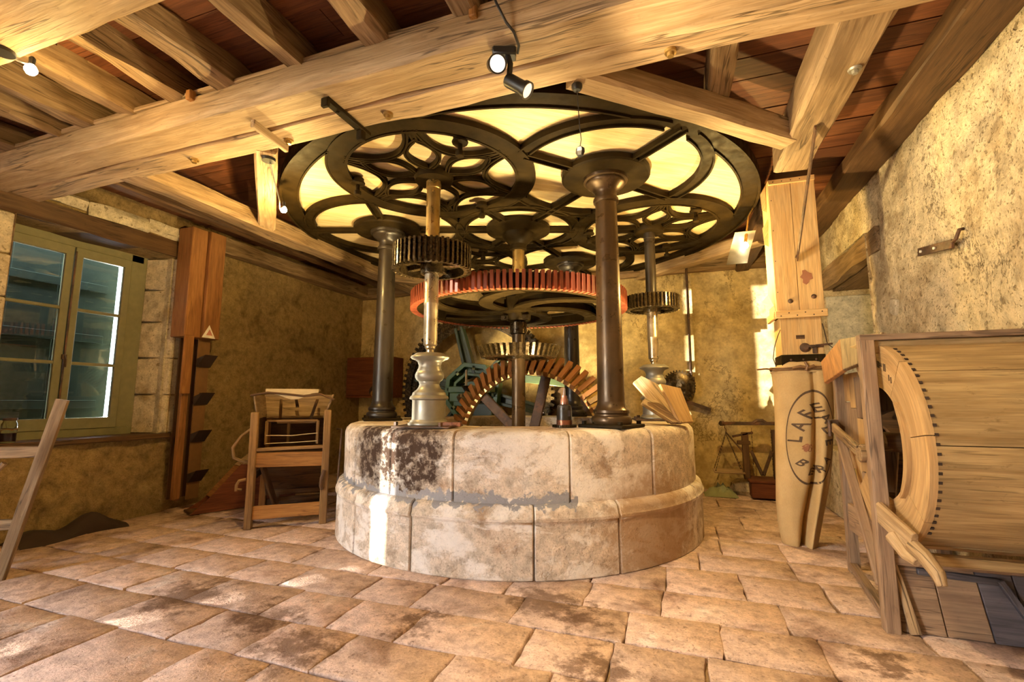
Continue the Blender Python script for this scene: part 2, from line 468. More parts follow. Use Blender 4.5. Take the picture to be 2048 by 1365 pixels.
def at(loc, a=0.0): return Matrix.Translation(Vector(loc)) @ rotz(a)

# ------------------------------------------------------------------ plan of the mill room (metres)
C0 = Vector((-1.74, 5.20, 0))          # axis of the great shaft
XL, XR, YB, YN = -5.8, 1.85, 7.65, -5.5
ZP = 1.065                             # top of the stone plinth
ZF = 3.34                              # underside of the iron frame
ZB = 3.20                              # underside of the big beams
COLA = (-41, 79, 199); SPA = (-101, 19, 139); RC = 1.58
def pol(r, a, z=0.0, c=C0): return Vector((c.x + r*math.cos(R(a)), c.y + r*math.sin(R(a)), z))

# ------------------------------------------------------------------ structure: walls, floor, ceiling
def frange(a, b, step, keys=()):
    n = max(1, int(round((b-a)/step))); xs = [a + (b-a)*i/n for i in range(n+1)]
    for k in keys:
        if a < k < b:
            j = min(range(1, len(xs)-1), key=lambda i: abs(xs[i]-k)); xs[j] = k
    return xs
def wall(name, mapf, u0, u1, v0, v1, holes, mat, step=.09, amp=.02, depth=.35, ampf=None, splay=None, hmat=None):
    """uneven plastered wall with openings; mapf(u, v, d) -> point, d = depth into the wall"""
    us = frange(u0, u1, step, [h[i] for h in holes for i in (0, 1)]); vs_ = frange(v0, v1, step, [h[i] for h in holes for i in (2, 3)])
    def inh(u, v): return any(h[0] < u < h[1] and h[2] < v < h[3] for h in holes)
    mb = MB(); vv = []; ff = []; W = len(vs_)
    for u in us:
        for v in vs_:
            a = ampf(u, v) if ampf else amp
            p = Vector(mapf(u, v, 0)); q = Vector((u, v, 7.0))
            d = a * (noise.noise(q*.9) + .5*noise.noise(q*2.7) + (.35 if a < .05 else .9)*noise.noise(q*7))
            vv.append(mapf(u, v, -d))
    for i in range(len(us)-1):
        for j in range(W-1):
            if not inh((us[i]+us[i+1])/2, (vs_[j]+vs_[j+1])/2):
                ff.append((i*W+j, (i+1)*W+j, (i+1)*W+j+1, i*W+j+1))
    mb.add(vv, ff, [(p[0], p[1], p[2]) for p in vv])
    for h in holes:
        D = h[4] if len(h) > 4 else depth; sp = h[5] if len(h) > 5 else 0
        a0, a1, b0, b1 = h[:4]; A0, A1, B0, B1 = a0+sp, a1-sp, b0, b1
        def quad(p, q, r, s_, n=6):
            vs2 = []; fs2 = []
            for i in range(n+1):
                for j in range(3):
                    f = i/n; g = j/2
                    u = (p[0]*(1-f)+q[0]*f)*(1-g) + (s_[0]*(1-f)+r[0]*f)*g
                    v = (p[1]*(1-f)+q[1]*f)*(1-g) + (s_[1]*(1-f)+r[1]*f)*g
                    d = (p[2]*(1-f)+q[2]*f)*(1-g) + (s_[2]*(1-f)+r[2]*f)*g
                    vs2.append(mapf(u, v, d))
            for i in range(n):
                for j in range(2): fs2.append((i*3+j, (i+1)*3+j, (i+1)*3+j+1, i*3+j+1))
            mb.add(vs2, fs2)
        e = -.03
        quad((a0, b0, e), (a0, b1, e), (A0, B1, D), (A0, B0, D)); quad((a1, b0, e), (a1, b1, e), (A1, B1, D), (A1, B0, D))
        quad((a0, b0, e), (a1, b0, e), (A1, B0, D), (A0, B0, D)); quad((a0, b1, e), (a1, b1, e), (A1, B1, D), (A0, B1, D))
    return obj(name, mb, mat, kind='structure', ang=60)

WIN = (2.45, 4.02, .88, 3.04)           # opening of the window in the left wall: y0, y1, z0, z1
def leftamp(u, v):
    return .060 if (1.2 < u < 4.1 and v < .86) else .024
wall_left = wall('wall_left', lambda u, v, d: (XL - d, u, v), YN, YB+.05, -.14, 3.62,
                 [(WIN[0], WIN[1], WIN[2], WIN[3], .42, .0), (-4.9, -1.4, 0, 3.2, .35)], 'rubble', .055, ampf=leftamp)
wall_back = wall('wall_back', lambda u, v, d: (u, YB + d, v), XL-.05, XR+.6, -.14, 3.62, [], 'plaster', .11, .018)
NI = (5.42, 7.0, .80, 2.95)
wall_right = wall('wall_right', lambda u, v, d: (XR + d, u, v), YN, YB+.05, -.14, 3.62, [(NI[0], NI[1], NI[2], NI[3], .55)], 'plasterR', .065, .045)
mb = MB(); mb.box((XR+.58, (NI[0]+NI[1])/2, (NI[2]+NI[3])/2), (.06, NI[1]-NI[0]+.1, NI[3]-NI[2]+.1))
obj('niche_back', mb, 'ledge', wall_right)
mb = MB(); mb.box((XR+.26, NI[1]-.02, (NI[2]+2.62)/2), (.50, .05, 2.62-NI[2])); obj('niche_reveal', mb, 'ledge', wall_right, bevel=.01)
mb = MB(); mb.beam((XR+.02, NI[0]-.25, 2.82), (XR+.02, NI[1]+.25, 2.82), .09, .24, seg=.2, rough=.02); mb.beam((XR+.30, NI[0]-.02, 2.82), (XR+.30, NI[1]+.02, 2.82), .40, .24, seg=.2, rough=.015)
obj('lintel', mb, 'oakgrey', wall_right, label='worn wooden lintel')
wall_near = wall('wall_near', lambda u, v, d: (u, YN - d, v), XL-.05, XR+.05, -.14, 3.62, [], 'plaster', .3, .02)

# ground and flagstones
mb = MB(); n = 48; rc = 1.55; vs = []; fs = []
for i in range(n):
    a = 2*PI*i/n; ca, sa = math.cos(a), math.sin(a)
    vs.append((C0.x + rc*ca, C0.y + rc*sa, -.03))
    tx = (XR+.7-C0.x)/ca if ca > 1e-6 else ((XL-.6-C0.x)/ca if ca < -1e-6 else 1e9)
    ty = (YB+.3-C0.y)/sa if sa > 1e-6 else ((YN-.3-C0.y)/sa if sa < -1e-6 else 1e9)
    tt = min(tx, ty); vs.append((C0.x + tt*ca, C0.y + tt*sa, -.03))
for i in range(n):
    j = (i+1) % n; fs.append((2*i, 2*i+1, 2*j+1, 2*j))
mb.add(vs, fs)
mb.lathe([(1.55, -.03), (1.55, -.56), (.001, -.56)], (C0.x, C0.y, 0), 48, caps=False)
for cx, cy in ((XL-.6, YN-.3), (XR+.7, YN-.3), (XL-.6, YB+.3), (XR+.7, YB+.3)):
    mb.box((cx + (1 if cx < 0 else -1)*.5, cy + (1 if cy < 0 else -1)*.5, -.045), (1.0, 1.0, .02))
floor = obj('floor', mb, 'mortar', kind='structure')
def flagstone(x0, x1, y0, y1):
    g = .004; r = RND; pts = []
    ed = [(x0+g, y0+g, x1-g, y0+g), (x1-g, y0+g, x1-g, y1-g), (x1-g, y1-g, x0+g, y1-g), (x0+g, y1-g, x0+g, y0+g)]
    for a, b, c, d in ed:
        for k in range(4):
            f = k/4; jx = r.uniform(-.010, .010); jy = r.uniform(-.010, .010)
            pts.append((a+(c-a)*f + jx, b+(d-b)*f + jy))
    n = len(pts); cx, cy = (x0+x1)/2, (y0+y1)/2; h = r.uniform(-.003, .004); tx, ty = r.uniform(-.005, .005), r.uniform(-.005, .005)
    def top(x, y, dz): return (x, y, h + dz + tx*(x-cx) + ty*(y-cy))
    def inset(p, k):
        return (p[0] + k*(1 if p[0] < cx else -1)*min(1, abs(p[0]-cx)*8), p[1] + k*(1 if p[1] < cy else -1)*min(1, abs(p[1]-cy)*8))
    vs = [(x, y, -.034) for x, y in pts] + [top(x, y, -.005) for x, y in pts]
    i1 = [inset(p, .007) for p in pts]; vs += [top(x, y, .001) for x, y in i1]
    vs.append(top(cx, cy, .002)); fs = []
    for i in range(n):
        j = (i+1) % n
        fs += [(i, j, n+j, n+i), (n+i, n+j, 2*n+j, 2*n+i), (2*n+i, 2*n+j, 3*n)]
    mb = MB(); mb.add(vs, fs); return mb
rows = [YN, -4.6, -3.8, -3.0, -2.1, -1.2, -.4, .35, .95, 1.45, 1.98, 2.36, 2.76, 3.15, 3.56, 4.06, 4.50, 4.98, 5.45, 5.98, 6.45, 7.0, YB]
for ri in range(len(rows)-1):
    y0, y1 = rows[ri], rows[ri+1]; x = XL - RND.uniform(0, .3); far = y1 < .4
    if abs(y0-3.56) < .01: x = .373 - 12*.511; 
    while x < XR + .02:
        wd = RND.uniform(.85, 1.2) if far else (.511 if abs(y0-3.56) < .01 else RND.uniform(.44, .74))
        x1 = x + wd; q = max(math.hypot(px-C0.x, py-C0.y) for px in (x, x1) for py in (y0, y1))
        a, b = max(x, XL-.05), min(x1, XR+.02)
        if q > 1.90 and b - a > .06:
            obj('flagstone', flagstone(a, b, y0, y1), 'flag', floor, ang=50)
        x = x1

mb = MB(); mb.box(((XL+XR)/2, (YB+YN)/2, 3.65), (XR-XL+.4, YB-YN+.4, .05)); ceiling = obj('ceiling', mb, 'board', kind='structure')
y = YN
while y < YB - .02:
    y1 = min(YB, y + RND.uniform(.17, .24)); x = XL
    cut = XL + RND.uniform(2.5, 4.5)
    for x0, x1 in ((XL, cut), (cut, XR)):
        mb = MB(); mb.box(((x0+x1)/2, (y+y1)/2, 3.585 + RND.uniform(-.006, .006)), (x1-x0-.004, y1-y-.006, .03))
        obj('board', mb, 'board', ceiling, smooth=False)
    y = y1

# ------------------------------------------------------------------ timbers of the ceiling
def timber(label, a, b, w, h, mat='oak', up=(0, 0, 1), rough=.012, name='ceiling_beam', cham=.02, group=None, cat='beam', seg=.16):
    mb = MB(); mb.beam(a, b, w, h, up, seg, rough, cham)
    return obj(name, mb, mat, base=a, label=label, cat=cat, group=group, ang=28)
# big beam across the room: two timbers side by side, with the long joint between them on the underside
main = timber('massive pale oak beam crossing the whole room in front of the iron ring', (XL-.1, 2.235, ZB+.093), (XR, 2.235, ZB+.093), .27, .187, rough=.010)
mb = MB(); mb.beam((XL-.1, 2.487, ZB+.098), (XR, 2.487, ZB+.098), .225, .187, (0, 0, 1), .16, .010, .018); obj('rear_timber', mb, 'oak', main, ang=28)
mb = MB(); mb.beam((XL, 2.18, ZB+.20), (XR, 2.18, ZB+.20), .16, .03, (0, 0, 1), .2, .006, .005); obj('bearing_strip', mb, 'oak', main, ang=28)
timber('pale oak beam nearest the viewer, top edge of the view, with a small bulb under it', (XL-.1, 1.14, ZB+.10), (XR, 1.14, ZB+.10), .48, .20, rough=.012)
lb = timber('oak beam along the window side of the round opening, ending under the big cross beam', (-4.39, 2.55, ZB+.09), (-4.39, YB, ZB+.09), .27, .18, 'oakgrey')
rb = timber('short cracked oak beam hanging over the sack chute, with a pale bolt in it', (.975, 2.58, ZB+.14), (.975, 4.28, ZB+.14), .26, .28, 'oakgrey', rough=.010)
mb = MB(); mb.lathe([(.001, -.012), (.032, -.012), (.036, 0)], (1.045, 3.02, ZB+.002), 16); obj('bolt', mb, 'silver', rb, label='pale round bolt head')
mb = MB(); mb.lathe([(.001, -.02), (.016, -.02), (.018, 0)], (1.045, 3.02, ZB-.008), 6); obj('bolt_nut', mb, 'silver', rb)
def brace(label, a, b, mat='oak'):
    return timber(label, a, b, .17, .17, mat, rough=.008, name='corner_brace')
brace('pale diagonal corner brace from the big beam to the cracked beam', (-.52, 2.60, ZB+.085), (.86, 3.82, ZB+.085))
brace('pale diagonal corner brace carrying a small lit bulb', (-2.93, 2.60, ZB+.085), (-4.42, 4.02, ZB+.085), 'oak')
brace('dim diagonal corner brace behind the ring near the back wall, on the chute side', (-.50, 7.62, ZB+.085), (1.05, 6.28, ZB+.085))
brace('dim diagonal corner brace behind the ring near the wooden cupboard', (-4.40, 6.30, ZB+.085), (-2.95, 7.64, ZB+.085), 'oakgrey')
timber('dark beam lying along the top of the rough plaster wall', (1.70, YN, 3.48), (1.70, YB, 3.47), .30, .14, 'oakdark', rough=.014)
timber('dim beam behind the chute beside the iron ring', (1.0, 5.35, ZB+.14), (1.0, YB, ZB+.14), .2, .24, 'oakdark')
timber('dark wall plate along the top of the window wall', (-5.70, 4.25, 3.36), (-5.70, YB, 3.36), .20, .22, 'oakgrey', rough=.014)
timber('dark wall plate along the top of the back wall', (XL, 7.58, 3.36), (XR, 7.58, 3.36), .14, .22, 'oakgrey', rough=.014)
JX = [(-5.2, .16), (-4.565, .12), (-4.17, .16), (-3.72, .155), (-3.21, .11), (-2.78, .14), (-2.17, .135), (-1.565, .15), (-1.018, .15), (-.45, .15), (.1, .15), (.66, .15), (1.2, .15)]
ORD = ['first', 'second', 'third', 'fourth', 'fifth', 'sixth', 'seventh', 'eighth', 'ninth', 'tenth', 'eleventh', 'twelfth', 'thirteenth']
for k, (jx, jw) in enumerate(JX):
    timber('rough oak joist over the big beam, %s from the window wall' % ORD[k], (jx, -.2, 3.47), (jx + RND.uniform(-.02, .02), 2.30, 3.47), jw, .19,
           'oakgrey', rough=.02, name='ceiling_joist', group='ceiling joists over the big beam', cat='joist')
timber('short oak joist end above the diagonal brace by the cracked beam', (.35, 2.62, 3.46), (.35, 3.45, 3.46), .16, .17, 'oakgrey', name='ceiling_joist', cat='joist')
timber('dark joist between the window wall and the round opening', (-5.1, 2.62, 3.46), (-5.1, YB, 3.46), .16, .19, 'oakdark', name='ceiling_joist', cat='joist')
for x in (-3.06, -.95):
    mb = MB(); mb.box((x, 2.09, ZB+.165), (.045, .05, .07)); obj('wooden_peg', mb, 'orange', main, bevel=.006)
for x, y in ((-1.755, 2.50), (-3.555, 2.50), (-.81, 2.52), (.04, 2.52), (-2.63, 2.53)):
    mb = MB(); mb.lathe([(.001, -.03), (.018, -.03), (.020, -.012), (.032, -.010), (.034, .006)], (x, y, ZB), 12); obj('bolt', mb, 'brass', main)
mb = MB(); mb.beam((-2.66, 2.24, ZB-.025), (-2.70, 2.585, ZB-.025), .035, .06); obj('wooden_wedge', mb, 'oak', main, bevel=.006)
mb = MB(Matrix.Translation(V(-2.015, 2.20, ZB)))
mb.beam((0, 0, -.022), (0, .44, -.022), .055, .035); mb.box((0, .005, -.045), (.055, .03, .06)); mb.box((0, .36, -.06), (.05, .05, .09)); mb.cyl((0, .12, -.05), (0, .12, -.02), .016, 8)
obj('iron_bracket', mb, 'iron', base=(-2.015, 2.20, ZB), bevel=.006, label='dark iron strap bracket screwed under the big oak beam', cat='bracket')

# ------------------------------------------------------------------ window in the left wall
wx = XL - .36
win = obj('window_1', (lambda q: (q.box((wx, 2.44, 1.97), (.06, .10, 2.14)), q.box((wx, 3.76, 1.97), (.06, .18, 2.14)), q.box((wx, 3.1, 3.00), (.06, 1.42, .10)), q.box((wx, 3.1, .94), (.07, 1.42, .10)), q)[-1])(MB()), 'olive', kind='structure', bevel=.006)
def casement(y0, y1):
    f = MB(); z0, z1 = .985, 2.955; st = .075
    f.box((wx+.025, y0+st/2, (z0+z1)/2), (.045, st, z1-z0)); f.box((wx+.025, y1-st/2, (z0+z1)/2), (.045, st, z1-z0))
    f.box((wx+.025, (y0+y1)/2, z0+.06), (.044, y1-y0-.1, .12)); f.box((wx+.025, (y0+y1)/2, z1-.05), (.044, y1-y0-.1, .10))
    zs = [z0+.12 + (z1-.1-z0-.12)*k/3 for k in range(4)]
    for z in zs[1:3]: f.box((wx+.025, (y0+y1)/2, z), (.035, y1-y0-.12, .035))
    o = obj('casement', f, 'olive', win, bevel=.005)
    for k in range(3):
        g = MB(); g.box((wx+.022, (y0+y1)/2, (zs[k]+zs[k+1])/2), (.005, y1-y0-2*st+.01, zs[k+1]-zs[k]-.03)); obj('pane', g, 'glass', o, smooth=False)
casement(2.50, 3.10); casement(3.11, 3.67)
g = MB(); g.tube([(wx+.065, 3.105, .98), (wx+.065, 3.105, 2.90)], .009, 8); g.box((wx+.06, 3.105, 1.75), (.02, .04, .05)); g.tube([(wx+.07, 3.105, 1.76), (wx+.10, 3.105, 1.72), (wx+.10, 3.105, 1.64)], .009, 6)
obj('window_bolt', g, 'rust', win)
for k, (y0, y1) in enumerate(((1.70, 2.72), (2.728, 3.13), (3.138, 3.705))):
    g = MB(); g.box((XL-.62, (y0+y1)/2, 1.85), (.03, y1-y0, 2.7)); obj('shutter_board', g, 'shutter', win, bevel=.005)
g = MB()
for z in (1.25, 2.0, 2.6): g.box((XL-.595, 2.95, z), (.025, 1.30, .09))
obj('shutter_batten', g, 'shutter', win, bevel=.004)
g = MB(); g.box((XL-.19, 3.22, WIN[2]-.0), (.52, 1.72, .05)); g.box((XL+.045, 3.2, WIN[2]+.0), (.06, 1.9, .055)); obj('sill_board', g, 'oakdark', win, bevel=.008)
g = MB(); g.box((XL-.23, 3.99, 1.97), (.40, .10, 2.16)); g.box((XL-.40, 3.90, 1.97), (.05, .20, 2.16)); obj('jamb_core', g, 'quoin', wall_left)
# dressed stones round the opening
zz = [.90, 1.36, 1.80, 2.24, 2.64, 3.04]
for k in range(5):
    a = .10 + (.14 if k % 2 else 0)
    q = MB(); e = RND.uniform(-.008, .012)
    q.poly([(XL-.40, 3.83), (XL+.012+e, 3.985), (XL+.012+e, 4.02+a), (XL-.40, 4.02+a)], zz[k]+.006, zz[k+1]-.006); obj('jamb_stone', q, 'quoin', wall_left, bevel=.012)
    a = .2 + (.18 if k % 2 == 0 else 0)
    q = MB(); q.poly([(XL-.40, 2.40), (XL-.40, 2.40-a), (XL+.014+e, 2.40-a), (XL+.014+e, 2.46)], zz[k]+.006, zz[k+1]-.006); obj('jamb_stone', q, 'quoin', wall_left, bevel=.012)
timber('thick dark wooden lintel over the window', (XL-.16, 2.15, 3.14), (XL-.16, 4.16, 3.14), .40, .20, 'oakdark', rough=.014, name='lintel_beam')
g = MB()
for z, y, s_ in ((3.33, 2.7, .55), (3.31, 3.3, .6), (3.34, 3.8, .42)):
    g.beam((XL+.01, y-s_/2, z), (XL+.01, y+s_/2, z), .10, .14, seg=.1, rough=.03, cham=.03)
obj('lintel_masonry', g, 'quoin', wall_left)

g = MB(); g.box((-8.0, -7.76, .55), (.2, .72, 1.66)); obj('sun_blocker_4', g, 'quoin', kind='structure')  # added unseen block, keeps low sun off the plinth front
# yard door behind the viewer (daylight) and an added unseen wall, gapped to shape two slips of sun
g = MB(); g.box((XL-.12, -4.86, 1.6), (.14, .08, 3.2)); g.box((XL-.12, -1.44, 1.6), (.14, .08, 3.2)); g.box((XL-.12, -3.15, 3.16), (.14, 3.4, .08))
obj('door_1', g, 'olive', kind='structure', bevel=.006)
for k, (y0, y1) in enumerate(((-14, -8.13), (-7.40, -6.45), (-5.78, 3.0))):
    g = MB(); g.box((-8.0, (y0+y1)/2, 1.5), (.2, y1-y0, 4.2)); obj('sun_blocker_%d' % (k+1), g, 'quoin', kind='structure')
g = MB(); g.box((-8.25, -4, -.10), (4.2, 20, .1)); obj('floor_yard', g, 'quoin', kind='structure')

# ------------------------------------------------------------------ round stone plinth
plinth = empty('stone_plinth', C0, 'round two-tiered limestone plinth under the mill gearing, dark oil stains on one side', 'plinth')
def arcs(cuts):
    cuts = sorted(cuts); return [(cuts[i], cuts[(i+1) % len(cuts)] + (360 if i == len(cuts)-1 else 0)) for i in range(len(cuts))]
up_prof = [(1.25, .50), (1.872, .50), (1.872, .98), (1.862, 1.02), (1.835, 1.05), (1.79, 1.062), (1.25, ZP)]
lo_prof = [(1.25, 0), (1.932, 0), (1.930, .405), (1.945, .415), (1.948, .435), (1.938, .448), (1.935, .47), (1.925, .50), (1.90, .522), (1.865, .535), (1.25, .535)]
def tier(cuts, prof, g, amp):
    for a0, a1 in arcs(cuts):
        n = max(3, int((a1-a0)/4)); e = RND.uniform(-.006, .006); mb = MB()
        mb.ring(C0, 0, 0, 0, 0, n, R(a0+g), R(a1-g), prof=[(r + (e if r > 1.5 else 0), z) for r, z in prof])
        nv = []
        for p in mb.v:
            q = Vector(p); rr = (q-C0).xy.length
            if rr > 1.5:
                d = (q-C0); d.z = 0; d.normalize(); q += d * amp * (noise.noise(q*3.1) + .6*noise.noise(q*8))
            nv.append(tuple(q))
        mb.v = nv
        obj('plinth_stone', mb, 'plinth', plinth, bevel=.010, ang=40)
tier([-124, -106, -87, -59.5, -35.5, 5, 40, 75, 110, 145, 180, 205], up_prof, .12, .007)
tier([-118, -97, -68.2, -48.2, -15, 20, 55, 90, 125, 160, 195, 218], lo_prof, .12, .006)

# ------------------------------------------------------------------ cast-iron frame overhead
frame = empty('iron_rosette_ring', (C0.x, C0.y, ZF), 'huge dark cast-iron ring with rose tracery under the ceiling', 'ring')
ZT = ZF + .034
def clip_bead(mb, c, r, ok, w=.018, dz=.016, n=180):
    run = []; A = []
    for i in range(n+1):
        p = Vector((c.x + r*math.cos(2*PI*i/n), c.y + r*math.sin(2*PI*i/n), 0)); A.append((p.x, p.y) if ok(p) else None)
    k = next((i for i in range(n) if A[i] is None), None)
    if k is not None: A = A[k:] + A[1:k+1]
    for p in A + [None]:
        if p: run.append(p)
        else:
            if len(run) > 2: mb.strip(run, w, ZF-dz, ZF+.004)
            run = []
def circ(c, r, n=64, a0=0, a1=360): return [(c[0] + r*math.cos(R(a0 + (a1-a0)*i/n)), c[1] + r*math.sin(R(a0 + (a1-a0)*i/n))) for i in range(n + (0 if a1-a0 == 360 else 1))]
mb = MB(); mb.ring((C0.x, C0.y, 0), 2.43, 2.585, ZF, ZT, 128); clip_bead(mb, C0, 2.432, lambda q: all((q-pol(RC, b)).length > .93 for b in SPA + COLA)); mb.ring((C0.x, C0.y, 0), 2.575, 2.60, ZF-.02, ZT+.05, 128)
obj('outer_rim', mb, 'iron', frame)
for a in SPA:
    c = pol(RC, a); mb = MB()
    mb.ring((c.x, c.y, 0), .765, .935, ZF-.012, ZT-.004, 72); mb.ring((c.x, c.y, 0), .755, .780, ZF-.020, ZF, 72); clip_bead(mb, c, .930, lambda q: (q-C0).length < 2.44)
    obj('spindle_ring', mb, 'iron', frame)
    base = a + 26
    for k in range(6):
        th = base + 60*k; d = Vector((math.cos(R(th)), math.sin(R(th)))); q = Vector((-d.y, d.x)); pts = []
        for i in range(25):                      # pointed oval petal
            s = -1 + 2*i/24; pts.append(Vector((c.x, c.y)) + d*(.40 + .235*s) + q*(.135*(1-s*s)))
        for i in range(1, 24):
            s = 1 - 2*i/24; pts.append(Vector((c.x, c.y)) + d*(.40 + .235*s) - q*(.135*(1-s*s)))
        mb = MB(); mb.rib([(p.x, p.y) for p in pts], .042, ZF, ZT-.008, .012, True)
        mb.rib([(c.x + d.x*r, c.y + d.y*r) for r in (.62, .78)], .05, ZF, ZT-.006, .010)
        obj('petal', mb, 'iron', frame)
        mid = th + 30; m2 = Vector((math.cos(R(mid)), math.sin(R(mid)))); pts = []
        e1 = Vector((c.x + .79*math.cos(R(th+3)), c.y + .79*math.sin(R(th+3)))); e2 = Vector((c.x + .79*math.cos(R(th+57)), c.y + .79*math.sin(R(th+57))))
        dip = Vector((c.x, c.y)) + m2*.475
        for i in range(17):
            f = i/16; s = 2*f-1; pts.append(e1*(1-f) + e2*f + (dip - (e1+e2)/2)*(1-s*s))
        mb = MB(); mb.rib([(p.x, p.y) for p in pts], .046, ZF-.004, ZT-.010, .012); obj('tracery_arc', mb, 'iron', frame)
    mb = MB(); mb.lathe([(.10, ZF-.05), (.17, ZF-.045), (.18, ZF-.01), (.18, ZT-.02)], (c.x, c.y, 0), 28); obj('hub_disc', mb, 'iron', frame)
for a in COLA:
    c = pol(RC, a); mb = MB(); A = []
    # circle round the column, cut where the rim and the neighbouring rings pass
    for i in range(0, 361, 3):
        p = (c.x + .875*math.cos(R(a+i)), c.y + .875*math.sin(R(a+i))); ok = (Vector((*p, 0))-C0).length < 2.45
        for b in SPA:
            if (Vector((*p, 0)) - pol(RC, b)).length < .925: ok = False
        A.append(p if ok else None)
    if A[0]: A = A[60:] + A[1:61]
    seg = []
    for p in A + [None]:
        if p: seg.append(p)
        else:
            if len(seg) > 2: mb = MB(); mb.rib(seg, .115, ZF+.002, ZT-.002, .02); obj('column_ring', mb, 'iron', frame)
            seg = []
    for k, (da, r1) in enumerate(((0, .90), (92, .84), (-92, .84), (180, .52))):
        d = Vector((math.cos(R(a+da)), math.sin(R(a+da))))
        mb = MB(); mb.rib([(c.x + d.x*r, c.y + d.y*r) for r in (.30, r1 if da != 180 else RC-.33)], .085, ZF+.006, ZT-.012, .030)
        obj('spoke', mb, 'iron', frame)
    mb = MB(); mb.lathe([(.20, ZF-.03), (.385, ZF-.03), (.40, ZF-.015), (.40, ZT-.006)], (c.x, c.y, 0), 40); obj('flange', mb, 'iron', frame)
mb = MB(); mb.ring((C0.x, C0.y, 0), .63, .74, ZF+.004, ZT-.004, 64); mb.ring((C0.x, C0.y, 0), .62, .64, ZF-.018, ZF+.01, 64); mb.ring((C0.x, C0.y, 0), .73, .75, ZF-.018, ZF+.01, 64)
obj('centre_ring', mb, 'iron', frame)
for a in SPA:
    d = Vector((math.cos(R(a)), math.sin(R(a))))
    mb = MB(); mb.rib([(C0.x + d.x*r, C0.y + d.y*r) for r in (.30, .68)], .085, ZF+.006, ZT-.012, .03); obj('spoke', mb, 'iron', frame)
mb = MB(); mb.lathe([(.13, ZF-.06), (.26, ZF-.05), (.30, ZF-.03), (.385, ZF-.02), (.385, ZT-.01)], (C0.x, C0.y, 0), 40); obj('flange', mb, 'iron', frame)
# levelling screws under each spindle ring
for a in SPA:
    c = pol(RC, a)
    for k in range(3):
        th = a + 56 + 120*k; p = (c.x + .72*math.cos(R(th)), c.y + .72*math.sin(R(th)), ZF)
        mb = MB(); mb.lathe([(.002, -.150), (.030, -.150), (.034, -.143), (.034, -.112), (.026, -.108), (.020, -.105), (.020, -.05), (.062, -.042), (.066, -.03), (.055, -.012), (.055, .01)], p, 14)
        obj('levelling_screw', mb, 'iron', frame)
mb = MB(); mb.lathe([(2.56, ZF+.045), (2.56, ZF+.07)], (C0.x, C0.y, 0), 96)
mb.g = [(p[0]*.8 + p[1]*.6, p[1]*.8 - p[0]*.6, p[2]) for p in mb.v]
panel = obj('ceiling_panel', mb, 'panelwood', base=(C0.x, C0.y, ZF+.045), label='pale plywood disc resting on the iron ring', cat='panel')

# ------------------------------------------------------------------ columns
def column(a, mat, label):
    p = pol(RC, a, ZP); t = empty('iron_column', p, label, 'column', 'columns carrying the iron ring')
    mb = MB(at(p, R(a+20))); mb.box((0, 0, .014), (.42, .42, .028)); obj('base_plate', mb, 'iron', t, bevel=.006)
    H = ZF - .03 - ZP
    mb = MB(at(p)); mb.lathe([(.165, .028), (.172, .045), (.175, .07), (.166, .09), (.146, .10), (.146, .112), (.156, .125), (.154, .145), (.135, .16), (.122, .19), (.116, .22)], n=40); obj('base_moulding', mb, mat, t)
    mb = MB(at(p)); mb.lathe([(.1165, .20), (.112, .8), (.100, 1.7), (.096, H-.22)], n=40); obj('shaft', mb, mat, t)
    mb = MB(at(p)); mb.lathe([(.096, H-.23), (.112, H-.225), (.116, H-.205), (.112, H-.188), (.098, H-.182), (.098, H-.14), (.104, H-.12), (.125, H-.10), (.150, H-.075), (.170, H-.06), (.178, H-.045), (.178, H-.03), (.200, H-.025), (.205, H-.005), (.205, H)], n=40)
    obj('capital', mb, mat, t)
    mb = MB(at(p, R(a+20)))
    for sx in (-1, 1):
        for sy in (-1, 1): mb.cyl((sx*.17, sy*.17, .026), (sx*.17, sy*.17, .055), .022, 6)
    obj('base_bolt', mb, 'iron', t)
    return t
column(COLA[0], 'column', 'shiny brown iron column standing nearest, in front of the great gear wheel')
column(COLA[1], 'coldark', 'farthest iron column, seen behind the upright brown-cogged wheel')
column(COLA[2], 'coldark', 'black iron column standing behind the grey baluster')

# ------------------------------------------------------------------ toothed wheels
def gear_outline(n, r0, r1, top=.42, root=.58, ph=0.0):
    pts = []
    for i in range(n):
        a = 2*PI*i/n + ph; w = 2*PI/n
        for f, r in ((-root/2, r0), (-top/2, r1), (top/2, r1), (root/2, r0)): pts.append((a + f*w, r))
    return pts
def cast_gear(mb, n, r0, r1, z0, z1, rin, c=(0, 0, 0), k0=1.0, k1=1.0):
    """toothed ring from z0 to z1; k0, k1 scale the radii at the two faces (bevel gear)"""
    o = gear_outline(n, r0, r1); m = len(o); vs = []
    for z, k in ((z0, k0), (z1, k1)):
        vs += [(c[0] + r*k*math.cos(a), c[1] + r*k*math.sin(a), c[2] + z) for a, r in o]
        vs += [(c[0] + rin*k*math.cos(a), c[1] + rin*k*math.sin(a), c[2] + z) for a, r in o]
    fs = []
    for i in range(m):
        j = (i+1) % m
        fs += [(i, j, 2*m+j, 2*m+i), (m+j, m+i, 3*m+i, 3*m+j), (j, i, m+i, m+j), (2*m+i, 2*m+j, 3*m+j, 3*m+i)]
    mb.add(vs, fs)
